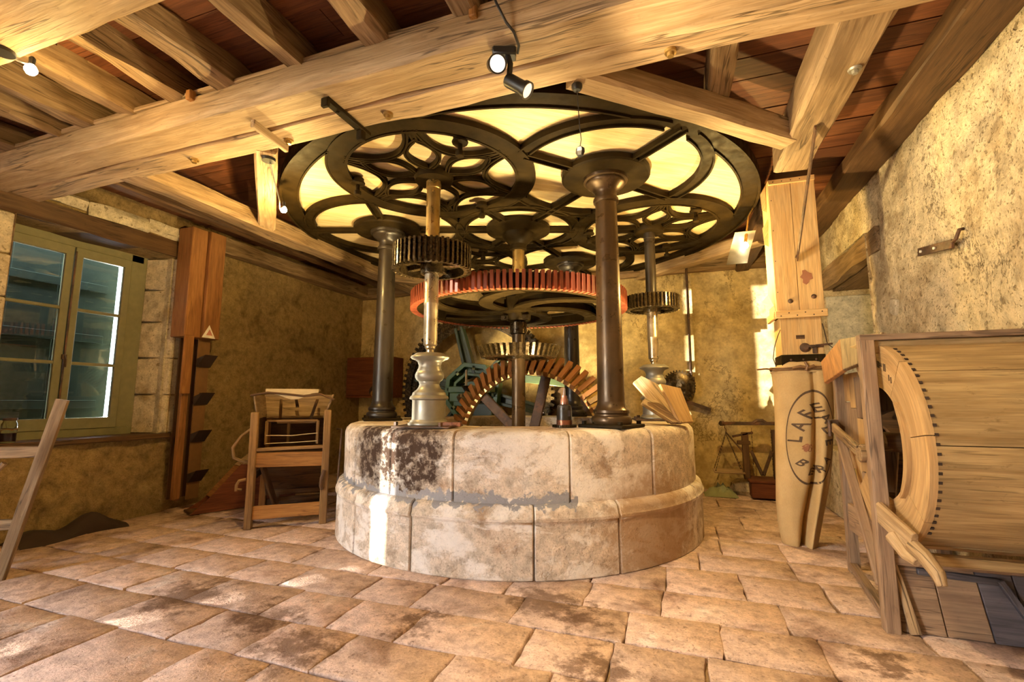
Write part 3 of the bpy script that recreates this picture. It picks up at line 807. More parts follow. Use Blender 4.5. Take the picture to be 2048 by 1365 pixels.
# great spur wheel
gw = empty('great_spur_wheel', (C0.x, C0.y, 2.32), 'great horizontal gear wheel with red-brown wooden cogs round an iron rim', 'gear wheel')
zc = (2.32 + 2.505)/2
mb = MB(); mb.ring((C0.x, C0.y, 0), 1.07, 1.195, 2.335, 2.485, 120); mb.ring((C0.x, C0.y, 0), 1.01, 1.09, 2.44, 2.475, 120); obj('iron_rim', mb, 'iron', gw)
NC = 130
mb = MB(); mb.box((.033, 0, 0), (.075, .032, .180)); mb.box((-.045, 0, 0), (.09, .026, .09)); cogme = mesh_of('cog', mb, 'cog', smooth=False)
for i in range(NC):
    a = 2*PI*i/NC; inst('cog', cogme, gw, (C0.x + 1.185*math.cos(a), C0.y + 1.185*math.sin(a), zc), (0, 0, a))
for k in range(6):
    pts = []
    for i in range(15):
        f = i/14; r = .12 + .97*f; a = R(-70 + 60*k) + 1.05*(f**1.4)
        pts.append((C0.x + r*math.cos(a), C0.y + r*math.sin(a)))
    mb = MB(); mb.strip(pts, .04, 2.34, 2.47); mb.strip(pts, .15, 2.33, 2.352); mb.strip(pts, .12, 2.455, 2.475)
    obj('curved_arm', mb, 'iron', gw)
mb = MB(); mb.lathe([(.075, 2.22), (.135, 2.22), (.145, 2.24), (.145, 2.30), (.21, 2.32), (.215, 2.48), (.14, 2.50), (.135, 2.57), (.075, 2.57)], (C0.x, C0.y, 0), 32); obj('hub', mb, 'iron', gw)
for sg in (-1, 1):
    mb = MB(); mb.box((C0.x + sg*.13, C0.y - .10, 2.25), (.09, .05, .05)); mb.cyl((C0.x + sg*.13, C0.y-.15, 2.25), (C0.x + sg*.13, C0.y-.05, 2.25), .018, 6)
    obj('hub_clamp', mb, 'iron', gw)
# central shaft and its bevel pinion
sh = empty('main_shaft', (C0.x, C0.y, -.25), 'tall steel main shaft rising through the wheels in the middle', 'shaft')
mb = MB(); mb.lathe([(.078, -.25), (.078, 1.50), (.0785, 1.51), (.0785, 1.76), (.083, 1.765), (.083, 1.92), (.074, 1.93), (.074, 2.20)], (C0.x, C0.y, 0), 32); obj('lower_shaft', mb, 'column', sh)
mb = MB(); mb.lathe([(.074, 2.60), (.072, 3.22)], (C0.x, C0.y, 0), 32); obj('upper_shaft', mb, 'brass', sh)
mb = MB(); mb.lathe([(.074, 3.08), (.10, 3.09), (.10, 3.15), (.13, 3.18), (.17, 3.22), (.19, 3.26), (.19, 3.29)], (C0.x, C0.y, 0), 32); obj('top_bearing', mb, 'iron', sh)
mb = MB(); mb.lathe([(.078, 2.06), (.10, 2.07), (.10, 2.20), (.078, 2.21)], (C0.x, C0.y, 0), 28); obj('collar', mb, 'grease', sh)
pin = MB(); cast_gear(pin, 42, .440, .492, 1.785, 1.915, .33, (C0.x, C0.y, 0), .90, 1.0)
pin.ring((C0.x, C0.y, 0), .07, .40, 1.80, 1.83, 48); pin.lathe([(.08, 1.77), (.14, 1.77), (.14, 1.95), (.08, 1.95)], (C0.x, C0.y, 0), 28)
obj('conical_gear', pin, 'grease', base=(C0.x, C0.y, 1.77), label='small dark greased conical gear on the main shaft', cat='gear wheel')
# vertical bevel wheel with wooden cogs
bc = Vector((-1.76, 5.72, .735))
bw = empty('upright_cog_gear', bc, 'upright wheel with brown wooden cogs rising out of the plinth', 'gear wheel')
AX = Matrix.Rotation(R(90), 3, 'X')        # local z -> -y (towards the viewer)
mb = MB(); T = Matrix.Translation(bc) @ AX.to_4x4(); mb.T = T
mb.ring((0, 0, 0), 0, 0, 0, 0, 90, prof=[(.88, .07), (.88, -.02), (1.02, -.13), (1.07, -.12), (.925, .07)])
obj('iron_rim', mb, 'brass', bw)
mb = MB(); mb.beam((.905, 0, .10), (1.13, 0, -.12), .054, .080, (0, 0, 1), taper=1.16); cogb = mesh_of('cog', mb, 'bevelcog', smooth=False)
NB = 62
for i in range(NB):
    a = 2*PI*i/NB
    o = inst('cog', cogb, bw, bc, (0, 0, 0)); o.rotation_euler = (AX @ Matrix.Rotation(a, 3, 'Z')).to_euler()
for k in range(6):
    a = R(76 + 60*k); mb = MB(T); d = Vector((math.cos(a), math.sin(a), 0))
    mb.beam(d*.12 + V(0, 0, .01), d*.92 + V(0, 0, .01), .125, .045, (0, 0, 1)); obj('arm', mb, 'rust', bw, bevel=.008)
mb = MB(T); mb.lathe([(.05, -.12), (.17, -.12), (.18, .10), (.05, .10)], n=28); obj('hub', mb, 'rust', bw)
mb = MB(); mb.cyl((bc.x, 5.62, bc.z), (bc.x, 7.2, bc.z+.0), .07, 20); obj('axle', mb, 'rust', bw)

# ------------------------------------------------------------------ stone-spindle assemblies: baluster, spindle, small gear
def baluster(p, mat, label):
    t = empty('baluster', p, label, 'bearing pedestal', 'turned metal pedestals on the plinth')
    mb = MB(at(p, R(10))); mb.box((0, 0, .010), (.50, .44, .02)); obj('base_plate', mb, 'rust', t, bevel=.005)
    mb = MB(at(p)); z = -ZP
    prof = [(.176, 1.085), (.180, 1.092), (.178, 1.102), (.162, 1.112), (.158, 1.122), (.146, 1.132), (.1445, 1.15), (.1445, 1.295), (.150, 1.300), (.166, 1.304), (.169, 1.315), (.160, 1.330), (.148, 1.338), (.142, 1.360), (.122, 1.376), (.105, 1.392), (.090, 1.415), (.086, 1.435), (.092, 1.448), (.092, 1.455), (.112, 1.470), (.124, 1.492), (.126, 1.512), (.118, 1.535), (.108, 1.548), (.108, 1.556), (.098, 1.575), (.096, 1.60), (.108, 1.630), (.130, 1.645), (.158, 1.655), (.168, 1.668), (.160, 1.680), (.140, 1.690), (.120, 1.705), (.06, 1.712)]
    mb.lathe([(r, q + z) for r, q in prof], n=40); obj('turned_body', mb, mat, t)
    mb = MB(at(p))
    for sx in (-1, 1):
        for sy in (-1, 1): mb.cyl((sx*.21, sy*.18, .018), (sx*.21, sy*.18, .05), .02, 6)
    obj('base_bolt', mb, 'rust', t)
    return t
def spindle(p, gz, gr, nteeth, gh, label, glabel, low='steel', topm='brass'):
    t = empty('stone_spindle', (p.x, p.y, 1.70), label, 'shaft', 'spindles of the millstones'); c = (p.x, p.y, 0)
    mb = MB(); mb.lathe([(.034, 1.70), (.034, 1.735), (.046, 1.75), (.046, 1.765), (.060, 1.78), (.062, gz-.42), (.065, gz-.41), (.065, gz-.40), (.062, gz-.39), (.062, gz+.0)], c, 28); obj('lower_spindle', mb, low, t)
    mb = MB(); mb.lathe([(.062, gz), (.062, 3.22), (.068, 3.225), (.068, ZF-.03)], c, 28); obj('upper_spindle', mb, topm, t)
    g = empty('small_spur_gear', (p.x, p.y, gz - gh/2), glabel, 'gear wheel', 'small metal gears on the spindles')
    mb = MB(); cast_gear(mb, nteeth, gr-.034, gr, gz-gh/2, gz+gh/2, gr-.065, c); obj('toothed_rim', mb, 'grease', g, smooth=False)
    mb = MB(); mb.ring(c, .085, gr-.05, gz-.02, gz+.012, 40)
    for k in range(5):
        a = R(72*k + 20); mb.beam((p.x + .08*math.cos(a), p.y + .08*math.sin(a), gz-.035), (p.x + (gr-.06)*math.cos(a), p.y + (gr-.06)*math.sin(a), gz-.035), .05, .06)
    obj('web', mb, 'grease', g)
    mb = MB(); mb.lathe([(.064, gz-gh/2-.035), (.098, gz-gh/2-.03), (.105, gz-.05), (.105, gz+.06), (.064, gz+.07)], c, 28); obj('hub', mb, 'grease', g)
P = [pol(RC, a, ZP) for a in SPA]
baluster(P[0], 'silver', 'bright grey turned metal pedestal at the stained edge of the plinth')
baluster(P[1], 'silver', 'turned metal pedestal half hidden by leaning boards')
spindle(P[0], 2.555, .352, 46, .215, 'bright steel spindle standing on the nearest grey pedestal', 'small gear with bright thin teeth on the nearest spindle')
spindle(P[1], 2.43, .315, 44, .16, 'steel spindle rising behind the leaning boards', 'small black gear meshing beside the chute', topm='coldark')

# ------------------------------------------------------------------ things on and behind the plinth
# green upright gear wheel behind the plinth, on its bearing stand
gc = Vector((-3.17, 7.22, 1.42)); gt = empty('green_gear_wheel', gc, 'big upright toothed wheel with green spokes behind the plinth', 'gear wheel')
T = Matrix.Translation(gc) @ AX.to_4x4()
mb = MB(T); cast_gear(mb, 84, 1.31, 1.365, -.07, .07, 1.20); mb.ring((0, 0, 0), 1.10, 1.22, -.02, .03, 84); obj('toothed_rim', mb, 'grease', gt, smooth=False)
for k in range(6):
    a = R(106 + 60*k); d = V(math.cos(a), math.sin(a), 0); q = V(-math.sin(a), math.cos(a), 0)
    mb = MB(T)
    for sg in (-1, 1): mb.beam(d*.25 + q*sg*.075, d*1.15 + q*sg*.055, .05, .12)
    mb.beam(d*.25 - V(0, 0, .03), d*1.15 - V(0, 0, .03), .14, .02); obj('spoke', mb, 'darkgreen', gt, bevel=.006)
mb = MB(T)
oc = [(.47*math.cos(2*PI*i/8 + R(16)), .47*math.sin(2*PI*i/8 + R(16))) for i in range(8)]
mb.strip(oc, .08, .02, .20, True); mb.strip([(x*.66, y*.66) for x, y in oc], .05, .0, .22, True); mb.strip([(x*.83, y*.83) for x, y in oc], .10, .0, .05, True); mb.ring((0, 0, 0), .05, .18, -.1, .18, 24)
obj('hub', mb, 'green', gt, bevel=.006)
mb = MB(T)
for i in range(8):
    a = R(38.5 + 45*i); mb.box((.40*math.cos(a), .40*math.sin(a), .12), (.07, .05, .16), Matrix.Rotation(a, 3, 'Z'))
obj('hub_key', mb, 'greenpale', gt)
st = empty('bearing_stand', (-2.95, 6.86, 0), 'green bearing housing with an upright pale rod, behind the nearest pedestal', 'machine')
mb = MB(); mb.box((-2.95, 6.90, .62), (.46, .16, 1.24)); obj('pedestal', mb, 'darkgreen', st, bevel=.012)
mb = MB(); mb.box((-3.08, 6.86, 1.46), (.72, .22, .10)); mb.box((-3.16, 6.86, 1.34), (.50, .24, .14)); mb.box((-3.2, 6.86, 1.24), (.30, .2, .08)); obj('bearing_cap', mb, 'green', st, bevel=.01)
mb = MB(); mb.lathe([(.001, 1.38), (.07, 1.40), (.15, 1.44), (.19, 1.50), (.20, 1.515), (.001, 1.515)], (-3.02, 6.80, 0), 24); obj('grease_pan', mb, 'grease', st)
mb = MB(); mb.cyl((-3.15, 6.80, 1.50), (-3.15, 6.80, 1.77), .018, 10); obj('upright_rod', mb, 'chalk', st)
mb = MB(); mb.lathe([(.001, 1.27), (.06, 1.28), (.085, 1.34), (.05, 1.39), (.001, 1.40)], (-3.18, 6.72, 0), 14); obj('oil_cup', mb, 'steel', st)
mb = MB(); mb.beam((-2.2, 6.9, 1.62), (-1.2, 6.9, 1.50), .06, .12); mb.beam((-2.2, 6.92, .55), (-2.2, 6.92, 1.6), .06, .08); obj('tie_bar', mb, 'darkgreen', st, bevel=.006)
mb = MB(); mb.box((-1.3, 7.42, .25), (1.5, .36, .50)); obj('masonry_pier', mb, 'quoin', base=(-1.3, 7.42, 0), bevel=.03, label='low dim block of masonry hidden behind the plinth', cat='pier')
mb = MB(); mb.cyl((-1.62, 7.32, 1.0), (-1.62, 7.42, 1.0), .5, 48); obj('grindstone', mb, 'rust', base=(-1.62, 7.37, .5), label='round dark stone disc standing behind the far column', cat='millstone')
# oil can with its small helical gear
p = Vector((-.93, 4.02, ZP))
mb = MB(at(p)); cast_gear(mb, 40, .095, .105, 0, .022, .03); mb.ring((0, 0, 0), .02, .097, .002, .02, 32)
obj('small_helical_gear', mb, 'grease', base=p, smooth=False, label='small dark toothed disc lying on the plinth under the oil can', cat='gear wheel')
t = empty('oil_can', p + V(0, 0, .022), 'dark copper oil can with a pointed spout on the plinth', 'oil can')
mb = MB(at(p)); mb.lathe([(.068, .022), (.068, .06), (.064, .065)], n=24); obj('copper_base', mb, 'bottle', t)
mb = MB(at(p)); mb.lathe([(.066, .062), (.064, .16), (.058, .185), (.04, .195)], n=24); obj('body', mb, 'coldark', t)
mb = MB(at(p)); mb.lathe([(.036, .19), (.034, .235), (.026, .25), (.026, .27)], n=20); obj('cap', mb, 'bottle', t)
mb = MB(at(p)); mb.cyl((0, 0, .265), (.004, 0, .335), .016, 12, .006); obj('spout', mb, 'rust', t)
mb = MB(at(p)); mb.box((.05, -.045, .12), (.03, .01, .05)); obj('label_patch', mb, 'soot', t)
# broken boards leaning on the plinth
def board_prop(name, pts, th, mat, label):
    mb = MB(); mb.plate(pts, th); o = obj(name, mb, mat, base=pts[0], bevel=.005, label=label, cat='board', group='boards propped on the plinth')
board_prop('leaning_board', [(-.10, 4.72, ZP+.02), (-.42, 4.86, ZP+.40), (-.34, 4.92, ZP+.47), (-.07, 4.98, ZP+.32), (.02, 4.84, ZP+.02)], .03, 'oak', 'ragged pale board leaning back behind two other boards on the plinth')
board_prop('leaning_board', [(-.06, 4.56, ZP+.02), (-.32, 4.52, ZP+.20), (-.30, 4.62, ZP+.24), (-.20, 4.70, ZP+.22), (.03, 4.62, ZP+.02)], .03, 'oak', 'short low board lying tilted in front on the plinth')
board_prop('leaning_board', [(.00, 4.60, ZP+.02), (-.16, 4.64, ZP+.38), (.02, 4.84, ZP+.34), (.12, 4.82, ZP+.02)], .035, 'ringwood', 'upright tan board leaning nearest the chute on the plinth')
mb = MB(); mb.beam((-1.86, 3.60, ZP+.03), (-1.72, 3.62, ZP+.03), .05, .035); mb.cyl((-1.95, 3.59, ZP+.03), (-1.84, 3.60, ZP+.03), .02, 10)
obj('grease_lever', mb, 'bottle', base=(-1.9, 3.6, ZP), label='small copper-coloured lever beside the nearest pedestal', cat='lever')
# vertical rod and small wheel on the back wall
t = empty('regulator_rod', (.20, 7.5, 1.42), 'thin vertical iron rod with a small gear wheel on the back wall', 'rod')
mb = MB(); mb.tube([(.20, 7.5, 1.5), (.205, 7.5, 3.36)], .02, 10); obj('rod', mb, 'rust', t)
mb = MB(); mb.box((.20, 7.54, 1.52), (.10, .16, .24)); obj('rod_shoe', mb, 'rust', t, bevel=.01)
T = Matrix.Translation((.02, 7.46, 1.50)) @ AX.to_4x4(); mb = MB(T); cast_gear(mb, 34, .215, .24, -.04, .04, .03); mb.lathe([(.20, .04), (.12, .06), (.05, .06), (.05, .10), (.001, .10)], n=24); obj('small_wheel', mb, 'grease', t)
mb = MB(); mb.beam((.0, 7.5, 1.32), (.45, 7.58, 1.15), .04, .05); obj('arm', mb, 'rust', t)

# ------------------------------------------------------------------ wooden cupboard on the back wall
t = empty('wall_cupboard', (-5.3, YB, 1.33), 'small red-brown wooden cupboard with a round hole, hung in the room corner', 'cupboard')
mb = MB(); mb.box((-5.31, 7.43, 1.705), (.96, .40, .74)); obj('box', mb, 'cupboard', t, bevel=.01)
mb = MB(); mb.box((-5.31, 7.215, 1.705), (.90, .03, .66)); obj('door', mb, 'cupboard', t, bevel=.008)
mb = MB(); mb.lathe([(.10, 0), (.10, .012)], (-5.15, 7.205, 1.45), 24, AX); obj('hole', mb, 'soot', t)
mb = MB(); mb.lathe([(.06, 0), (.055, .02)], (-5.15, 7.193, 1.41), 20, AX); obj('knob', mb, 'orange', t)

# ------------------------------------------------------------------ bucket elevator on the window wall
px_ = -5.60
t = empty('bucket_elevator', (px_, 4.16, .12), 'reddish wooden elevator trunk with dark cups beside the window', 'elevator')
mb = MB(); mb.box((px_-.02, 4.03, 2.73), (.24, .20, 1.36)); obj('casing', mb, 'post', t, bevel=.008)
mb = MB(); mb.box((px_+.02, 4.245, 2.73), (.24, .215, 1.36)); obj('casing', mb, 'post', t, bevel=.008)
mb = MB(); mb.box((px_+.11, 3.985, 1.72), (.03, .115, .70)); obj('side_board', mb, 'post', t, bevel=.006)
mb = MB(); mb.box((px_+.06, 4.015, .78), (.05, .085, 1.26)); obj('side_batten', mb, 'post', t, bevel=.006)
mb = MB(); mb.box((px_-.10, 4.20, 1.1), (.02, .34, 1.92)); obj('back_board', mb, 'oakdark', t)
mb = MB(); mb.tube([(px_+.065, 4.0, .16), (px_+.065, 4.03, .135), (px_+.065, 4.06, .16)], .01, 6); obj('batten_foot', mb, 'post', t)
mb = MB(); mb.box((px_+.04, 4.235, 1.1), (.012, .155, 1.95)); obj('belt', mb, 'belt', t)
cup = MB(); cup.add([(0, -.085, 0), (0, .085, 0), (.14, .085, .045), (.14, -.085, .045), (0, -.085, -.10), (0, .085, -.10), (.02, -.085, -.10), (.02, .085, -.10)],
                    [(0, 1, 2, 3), (4, 5, 1, 0), (6, 3, 2, 7), (0, 3, 6, 4), (1, 5, 7, 2), (4, 6, 7, 5)])
cm = mesh_of('cup', cup, 'soot', smooth=False)
for z in (1.80, 1.34, .89, .42): inst('cup', cm, t, (px_+.046, 4.235, z), (0, 0, 0))
mb = MB(); mb.box((px_+.05, 4.235, 1.33), (.01, .03, .11)); obj('belt_splice', mb, 'oakdark', t)
def tri_sign(p, T, label, s=.13):
    o = empty('warning_sign', p, label, 'sign'); TT = Matrix.Translation(Vector(p)) @ T
    a = [(-s*.55, -s*.45), (s*.55, -s*.45), (0, s*.55)]
    mb = MB(TT); mb.poly(a, 0, .004); obj('card', mb, 'white', o, smooth=False)
    mb = MB(TT); mb.poly([(x*.48 + .006, y*.48 - .004) for x, y in a], .004, .006); obj('printed_triangle', mb, 'pink', o, smooth=False)
tri_sign((px_+.142, 4.205, 2.13), Matrix.Rotation(R(90), 4, 'Z') @ Matrix.Rotation(R(90), 4, 'X'), 'small white triangular warning card on the elevator trunk', .16)

# ------------------------------------------------------------------ old four-legged sifter on the left
f1 = Vector((-4.147, 3.778, 0)); f2 = Vector((-3.597, 4.215, 0)); ux = (f2-f1).normalized(); ang = math.atan2(ux.y, ux.x); Wd = (f2-f1).length
t = empty('grain_sifter', f1, 'old open-fronted wooden sifting machine on four legs between window and plinth', 'sifter')
T = at(f1, ang); D = .72
def part(name, fn, mat, bevel=.006, par=None):
    q = MB(T); fn(q); return obj(name, q, mat, par or t, bevel=bevel)
for x, y, h, mt in ((0, 0, 1.17, 'sifter'), (Wd, 0, 1.19, 'sifter'), (.02, D, 1.15, 'orange'), (Wd-.02, D, 1.15, 'oakdark')):
    part('leg', lambda q: q.beam((x, y, 0), (x, y, h), .075, .075, (0, 1, 0), .25, .004), mt, .008)
part('rail', lambda q: q.beam((.03, 0, .685), (Wd-.03, 0, .675), .04, .15, seg=.2, rough=.004), 'orange')
part('rail', lambda q: q.beam((.03, 0, .155), (Wd-.03, 0, .165), .04, .13, seg=.15, rough=.008), 'orange')
part('sieve_edge', lambda q: q.beam((.02, -.01, .785), (Wd-.02, -.01, .80), .045, .035, seg=.12, rough=.006), 'sifter')
for x in (.0, Wd): part('side_panel', lambda q: q.box((x, D/2, .95), (.025, D, .45)), 'oakdark')
part('back_panel', lambda q: q.box((Wd/2, D, .9), (Wd, .02, .5)), 'oakdark')
part('floor_board', lambda q: q.box((Wd/2, D/2, .72), (Wd, D, .02)), 'oakdark')
part('inner_frame', lambda q: (q.box((.10, .10, .95), (.03, .03, .25)), q.box((Wd-.10, .10, .95), (.03, .03, .25)), q.box((Wd/2, .10, 1.075), (Wd-.2, .03, .025)), q.box((Wd/2-.06, .3, .95), (.03, .03, .25)), q.box((Wd/2+.02, .30, 1.05), (.4, .02, .03))), 'sifter')
part('wire', lambda q: (q.tube([(.10, .085, .925), (Wd/2, .085, .918), (Wd-.10, .085, .94)], .005, 6), q.tube([(.10, .085, .84), (Wd/2, .085, .845), (Wd-.10, .085, .855)], .005, 6)), 'chalk', 0)
part('hopper', lambda q: (q.plate([(.02, .02, 1.10), (.02, D, 1.10), (-.03, D, 1.34), (-.03, .02, 1.36)], .02), q.plate([(Wd-.04, .02, 1.10), (Wd-.04, D, 1.10), (Wd+.02, D, 1.34), (Wd+.05, .02, 1.36)], .02), q.plate([(.02, D-.12, 1.08), (Wd-.02, D-.12, 1.08), (Wd+.02, D, 1.36), (-.03, D, 1.36)], .02)), 'oakgrey')
part('hopper_slat', lambda q: (q.beam((.20, .30, 1.09), (.17, .55, 1.30), .03, .015), q.beam((.37, .30, 1.22), (.33, .5, 1.32), .03, .015), q.beam((.52, .2, 1.09), (.56, .55, 1.30), .03, .015)), 'oakdark', 0)
sc = [(.08, 1.40), (.60, 1.41), (.60, 1.375), (.53, 1.365), (.46, 1.33), (.40, 1.305), (.33, 1.30), (.26, 1.325), (.20, 1.35), (.12, 1.365), (.08, 1.37)]
part('scalloped_apron', lambda q: q.plate([(x, .02, z) for x, z in sc], .022), 'chalk', .004)
part('top_board', lambda q: q.box((.34, .18, 1.405), (.52, .34, .02)), 'chalk', .004)
part('hopper_lip', lambda q: q.tube([(-.06, .02, 1.345), (.10, .01, 1.375), (.28, .01, 1.36), (.45, .01, 1.34), (.62, .0, 1.36), (Wd+.06, .0, 1.30)], .012, 8), 'oakdark', 0)
part('lower_chute', lambda q: (q.plate([(.06, .25, .62), (Wd-.06, .25, .62), (Wd-.06, .62, .22), (.06, .62, .22)], .02), q.beam((.08, .12, .62), (.20, .45, .10), .03, .08), q.beam((.14, .45, .28), (Wd-.05, .45, .28), .03, .05), q.beam((.14, .45, .20), (Wd-.05, .45, .20), .03, .05), q.beam((.20, .45, .06), (.20, .45, .26), .05, .03, (0, 1, 0))), 'oakdark')
for a_, b_ in (((.02, D, .12), (Wd, D, .12)), ((0, 0, .5), (0, D, .5)), ((Wd, 0, .5), (Wd, D, .5))):
    part('rail', lambda q: q.beam(a_, b_, .035, .075), 'oakdark')
part('iron_hook', lambda q: (q.tube([(-.04, -.03, .50), (-.10, -.04, .49), (-.12, -.04, .45), (-.12, -.04, .39)], .014, 8), q.tube([(-.12, -.04, .41), (-.07, -.04, .40)], .012, 8)), 'sifter', 0)
part('iron_hook', lambda q: q.tube([(Wd-.005, -.05, .56), (Wd-.03, -.06, .48), (Wd-.035, -.05, .40), (Wd-.02, -.04, .36)], .018, 8), 'oakdark', 0)
part('crank', lambda q: (q.tube([(Wd+.1, .1, .98), (Wd+.15, .05, .98), (Wd+.13, .02, .40), (Wd+.18, 0, .36)], .012, 8), q.cyl((Wd+.14, 0, .36), (Wd+.20, -.02, .40), .03, 10)), 'rust', 0)
part('leather_strap', lambda q: q.tube([(-.02, .2, 1.02), (-.14, .16, .92), (-.21, .13, .80), (-.19, .12, .70), (-.10, .12, .66), (-.02, .14, .66)], .017, 8), 'sifter', 0)
# sheet-metal grain scoop lying against the wall
s0 = Vector((-5.28, 4.22, 0)); t = empty('grain_chute', s0, 'dark tapering wooden chute lying on the floor beneath the elevator cups', 'chute'); T = at(s0, R(66))
part('side_board', lambda q: q.plate([(-.20, -.13, .01), (.95, -.16, .01), (.95, -.16, .46), (.30, -.12, .52), (-.02, -.12, .16)], .022), 'cupboard', 0, t)
part('side_board', lambda q: q.plate([(-.20, .13, .01), (.95, .16, .01), (.95, .16, .40), (.30, .12, .46), (-.02, .12, .12)], .022), 'cupboard', 0, t)
part('bottom_board', lambda q: q.plate([(-.20, -.13, .02), (-.20, .13, .02), (.95, .16, .02), (.95, -.16, .02)], .022), 'oakdark', 0, t)
part('sloping_board', lambda q: q.plate([(.02, -.12, .16), (.02, .12, .16), (.32, .12, .50), (.32, -.12, .50)], .022), 'post', 0, t)
part('sloping_board', lambda q: q.plate([(.30, -.10, .49), (.30, .10, .49), (.46, .10, .62), (.46, -.10, .62)], .03), 'oak', 0, t)
# dark sacking heaped at the foot of the wall
mb = MB(); vs = []; fs = []; nu, nv = 22, 9
for i in range(nu):
    for j in range(nv):
        u = i/(nu-1); v = j/(nv-1); a = PI*v
        hgt = (.05 + .17*max(0, math.sin(PI*u))**1.2 * (0.6 + .5*math.sin(u*9+1))) ; wd = .16 + .05*math.sin(u*7)
        k = noise.noise(Vector((u*7, v*4, 3)))*.04*math.sin(a)
        vs.append((XL+.20 - math.cos(a)*wd + k, 2.62 + u*.85, max(0.0, math.sin(a)*hgt + k*.6)))
for i in range(nu-1):
    for j in range(nv-1): fs.append((i*nv+j, (i+1)*nv+j, (i+1)*nv+j+1, i*nv+j+1))
mb.add(vs, fs); obj('sacking_heap', mb, 'soot', base=(XL+.20, 3.05, 0), label='dark crumpled sacking at the foot of the window wall', cat='sacking')
# pale trestle at the left edge
r0 = Vector((-4.70, 2.16, 0)); r1 = Vector((-4.47, 2.30, 1.30)); lx = V(-.80, -.55, 0).normalized()
t = empty('wooden_trestle', r0, 'pale wooden ladder-like trestle propped under the window on the stone floor', 'trestle')
for sft in (0, .62):
    mb = MB(); mb.beam(r0 + lx*sft, r1 + lx*sft, .075, .045, V(.55, -.80, 0), .2, .003, .006); obj('rail', mb, 'oakgrey', t)
for f, h in ((.70, .085), (.30, .075)):
    a = r0*(1-f) + r1*f; mb = MB(); mb.beam(a, a + lx*.62, .035, h, (0, 0, 1), .2, .003); obj('rung', mb, 'oakgrey', t, bevel=.005)
a = r0*.88 + r1*.12; mb = MB(); mb.beam(a - V(0, 0, .10) , a - V(0, 0, .10) + lx*.40, .04, .22); obj('foot_board', mb, 'orange', t, bevel=.006)
a = r0*.42 + r1*.58; mb = MB(); mb.tube([a + lx*.20 + V(0, 0, .08), a + lx*.26, a + lx*.36 - V(0, 0, .06)], .02, 8); obj('knee', mb, 'oak', t)
# jar on the sill
jp = Vector((XL-.03, 2.62, WIN[2]+.028)); t = empty('glass_jar', jp, 'tall glass jar with a wire clip at the near end of the window sill', 'jar')
mb = MB(at(jp)); mb.lathe([(.052, 0), (.055, .01), (.055, .17), (.045, .19), (.045, .20)], n=24); obj('body', mb, 'glass', t)
mb = MB(at(jp)); mb.lathe([(.048, .012), (.048, .085)], n=20); obj('contents', mb, 'stain', t)
mb = MB(at(jp)); mb.lathe([(.048, .20), (.05, .205), (.05, .222), (.044, .226)], n=24); obj('lid', mb, 'rust', t)
mb = MB(at(jp)); mb.tube([(.056*math.cos(2*PI*i/16), .056*math.sin(2*PI*i/16), .115 + .01*math.sin(i)) for i in range(17)], .004, 6); obj('wire_clip', mb, 'orange', t)

# ------------------------------------------------------------------ sack chute and sack
CX0, CX1, CY0, CY1 = .905, 1.295, 4.90, 5.24
t = empty('sack_chute', (1.1, 5.07, 1.6), 'tall yellow pine flour chute hanging from the ceiling above the sack', 'chute'); T = Matrix.Identity(4)
xm = CX0 + .19
part('front_board', lambda q: q.box(((CX0+xm)/2, CY0+.0125, 2.745), (xm-CX0-.003, .025, 1.33)), 'pine', .003)
part('front_board', lambda q: q.box(((CX1+xm)/2, CY0+.0125, 2.745), (CX1-xm-.003, .025, 1.33)), 'pine', .003)
for x in (CX0+.012, CX1-.012): part('side_board', lambda q: q.box((x, (CY0+CY1)/2+.012, 2.745), (.024, CY1-CY0-.026, 1.33)), 'pine', .003)
part('back_board', lambda q: q.box(((CX0+CX1)/2, CY1, 2.745), (CX1-CX0, .024, 1.33)), 'pine', .003)
part('edge_strip', lambda q: q.box(((CX0+CX1)/2, CY0-.012, 2.085), (CX1-CX0+.03, .024, .07)), 'pine', .004)
part('edge_strip', lambda q: q.box(((CX0+CX1)/2, CY0-.010, 3.375), (CX1-CX0, .022, .05)), 'pine', .004)
part('edge_strip', lambda q: q.box((CX0-.014, (CY0+CY1)/2, 2.085), (.028, CY1-CY0, .07)), 'pine', .004)
def nails(q):
    for k in range(6): q.cyl((CX0+.03+.066*k, CY0-.026, 2.07 + .025*(k % 2)), (CX0+.03+.066*k, CY0-.02, 2.07 + .025*(k % 2)), .006, 8)
    for k in range(5): q.cyl((CX0+.04+.075*k, CY0-.024, 3.375), (CX0+.04+.075*k, CY0-.018, 3.375), .005, 8)
    for z in (2.3, 2.6, 2.9, 3.2): q.cyl((CX0+.02, CY0-.004, z), (CX0+.02, CY0+.002, z), .004, 8)
part('nail', nails, 'soot', 0)
for x, z in ((CX0+.12, 2.21), (CX1-.08, 2.24)): part('carriage_bolt', lambda q: q.lathe([(.001, .02), (.012, .017), (.020, .008), (.022, 0)], (x, CY0, z), 16, AX), 'rust', 0)
part('lower_spout', lambda q: q.box((1.10, 5.08, 1.865), (.335, .29, .40)), 'orange' if 0 else 'pine', .004)
part('steel_band', lambda q: q.box((1.10, 5.08, 1.655), (.355, .31, .115)), 'iron', .004)
part('band_rivet', lambda q: [q.lathe([(.001, .012), (.008, .009), (.011, 0)], (1.0+.1*k, 4.925, 1.665), 10, AX) for k in range(3)], 'rust', 0)
part('slot_plate', lambda q: q.box((1.09, 4.934, 1.875), (.07, .006, .035)), 'oakdark', 0)
lat = part('slide_latch', lambda q: (q.lathe([(.001, .03), (.022, .03), (.042, .012), (.044, 0)], (1.12, 4.935, 1.775), 20, AX), q.box((1.20, 4.915, 1.785), (.13, .016, .022)), q.box((1.195, 4.925, 1.755), (.035, .02, .07))), 'rust', .002)
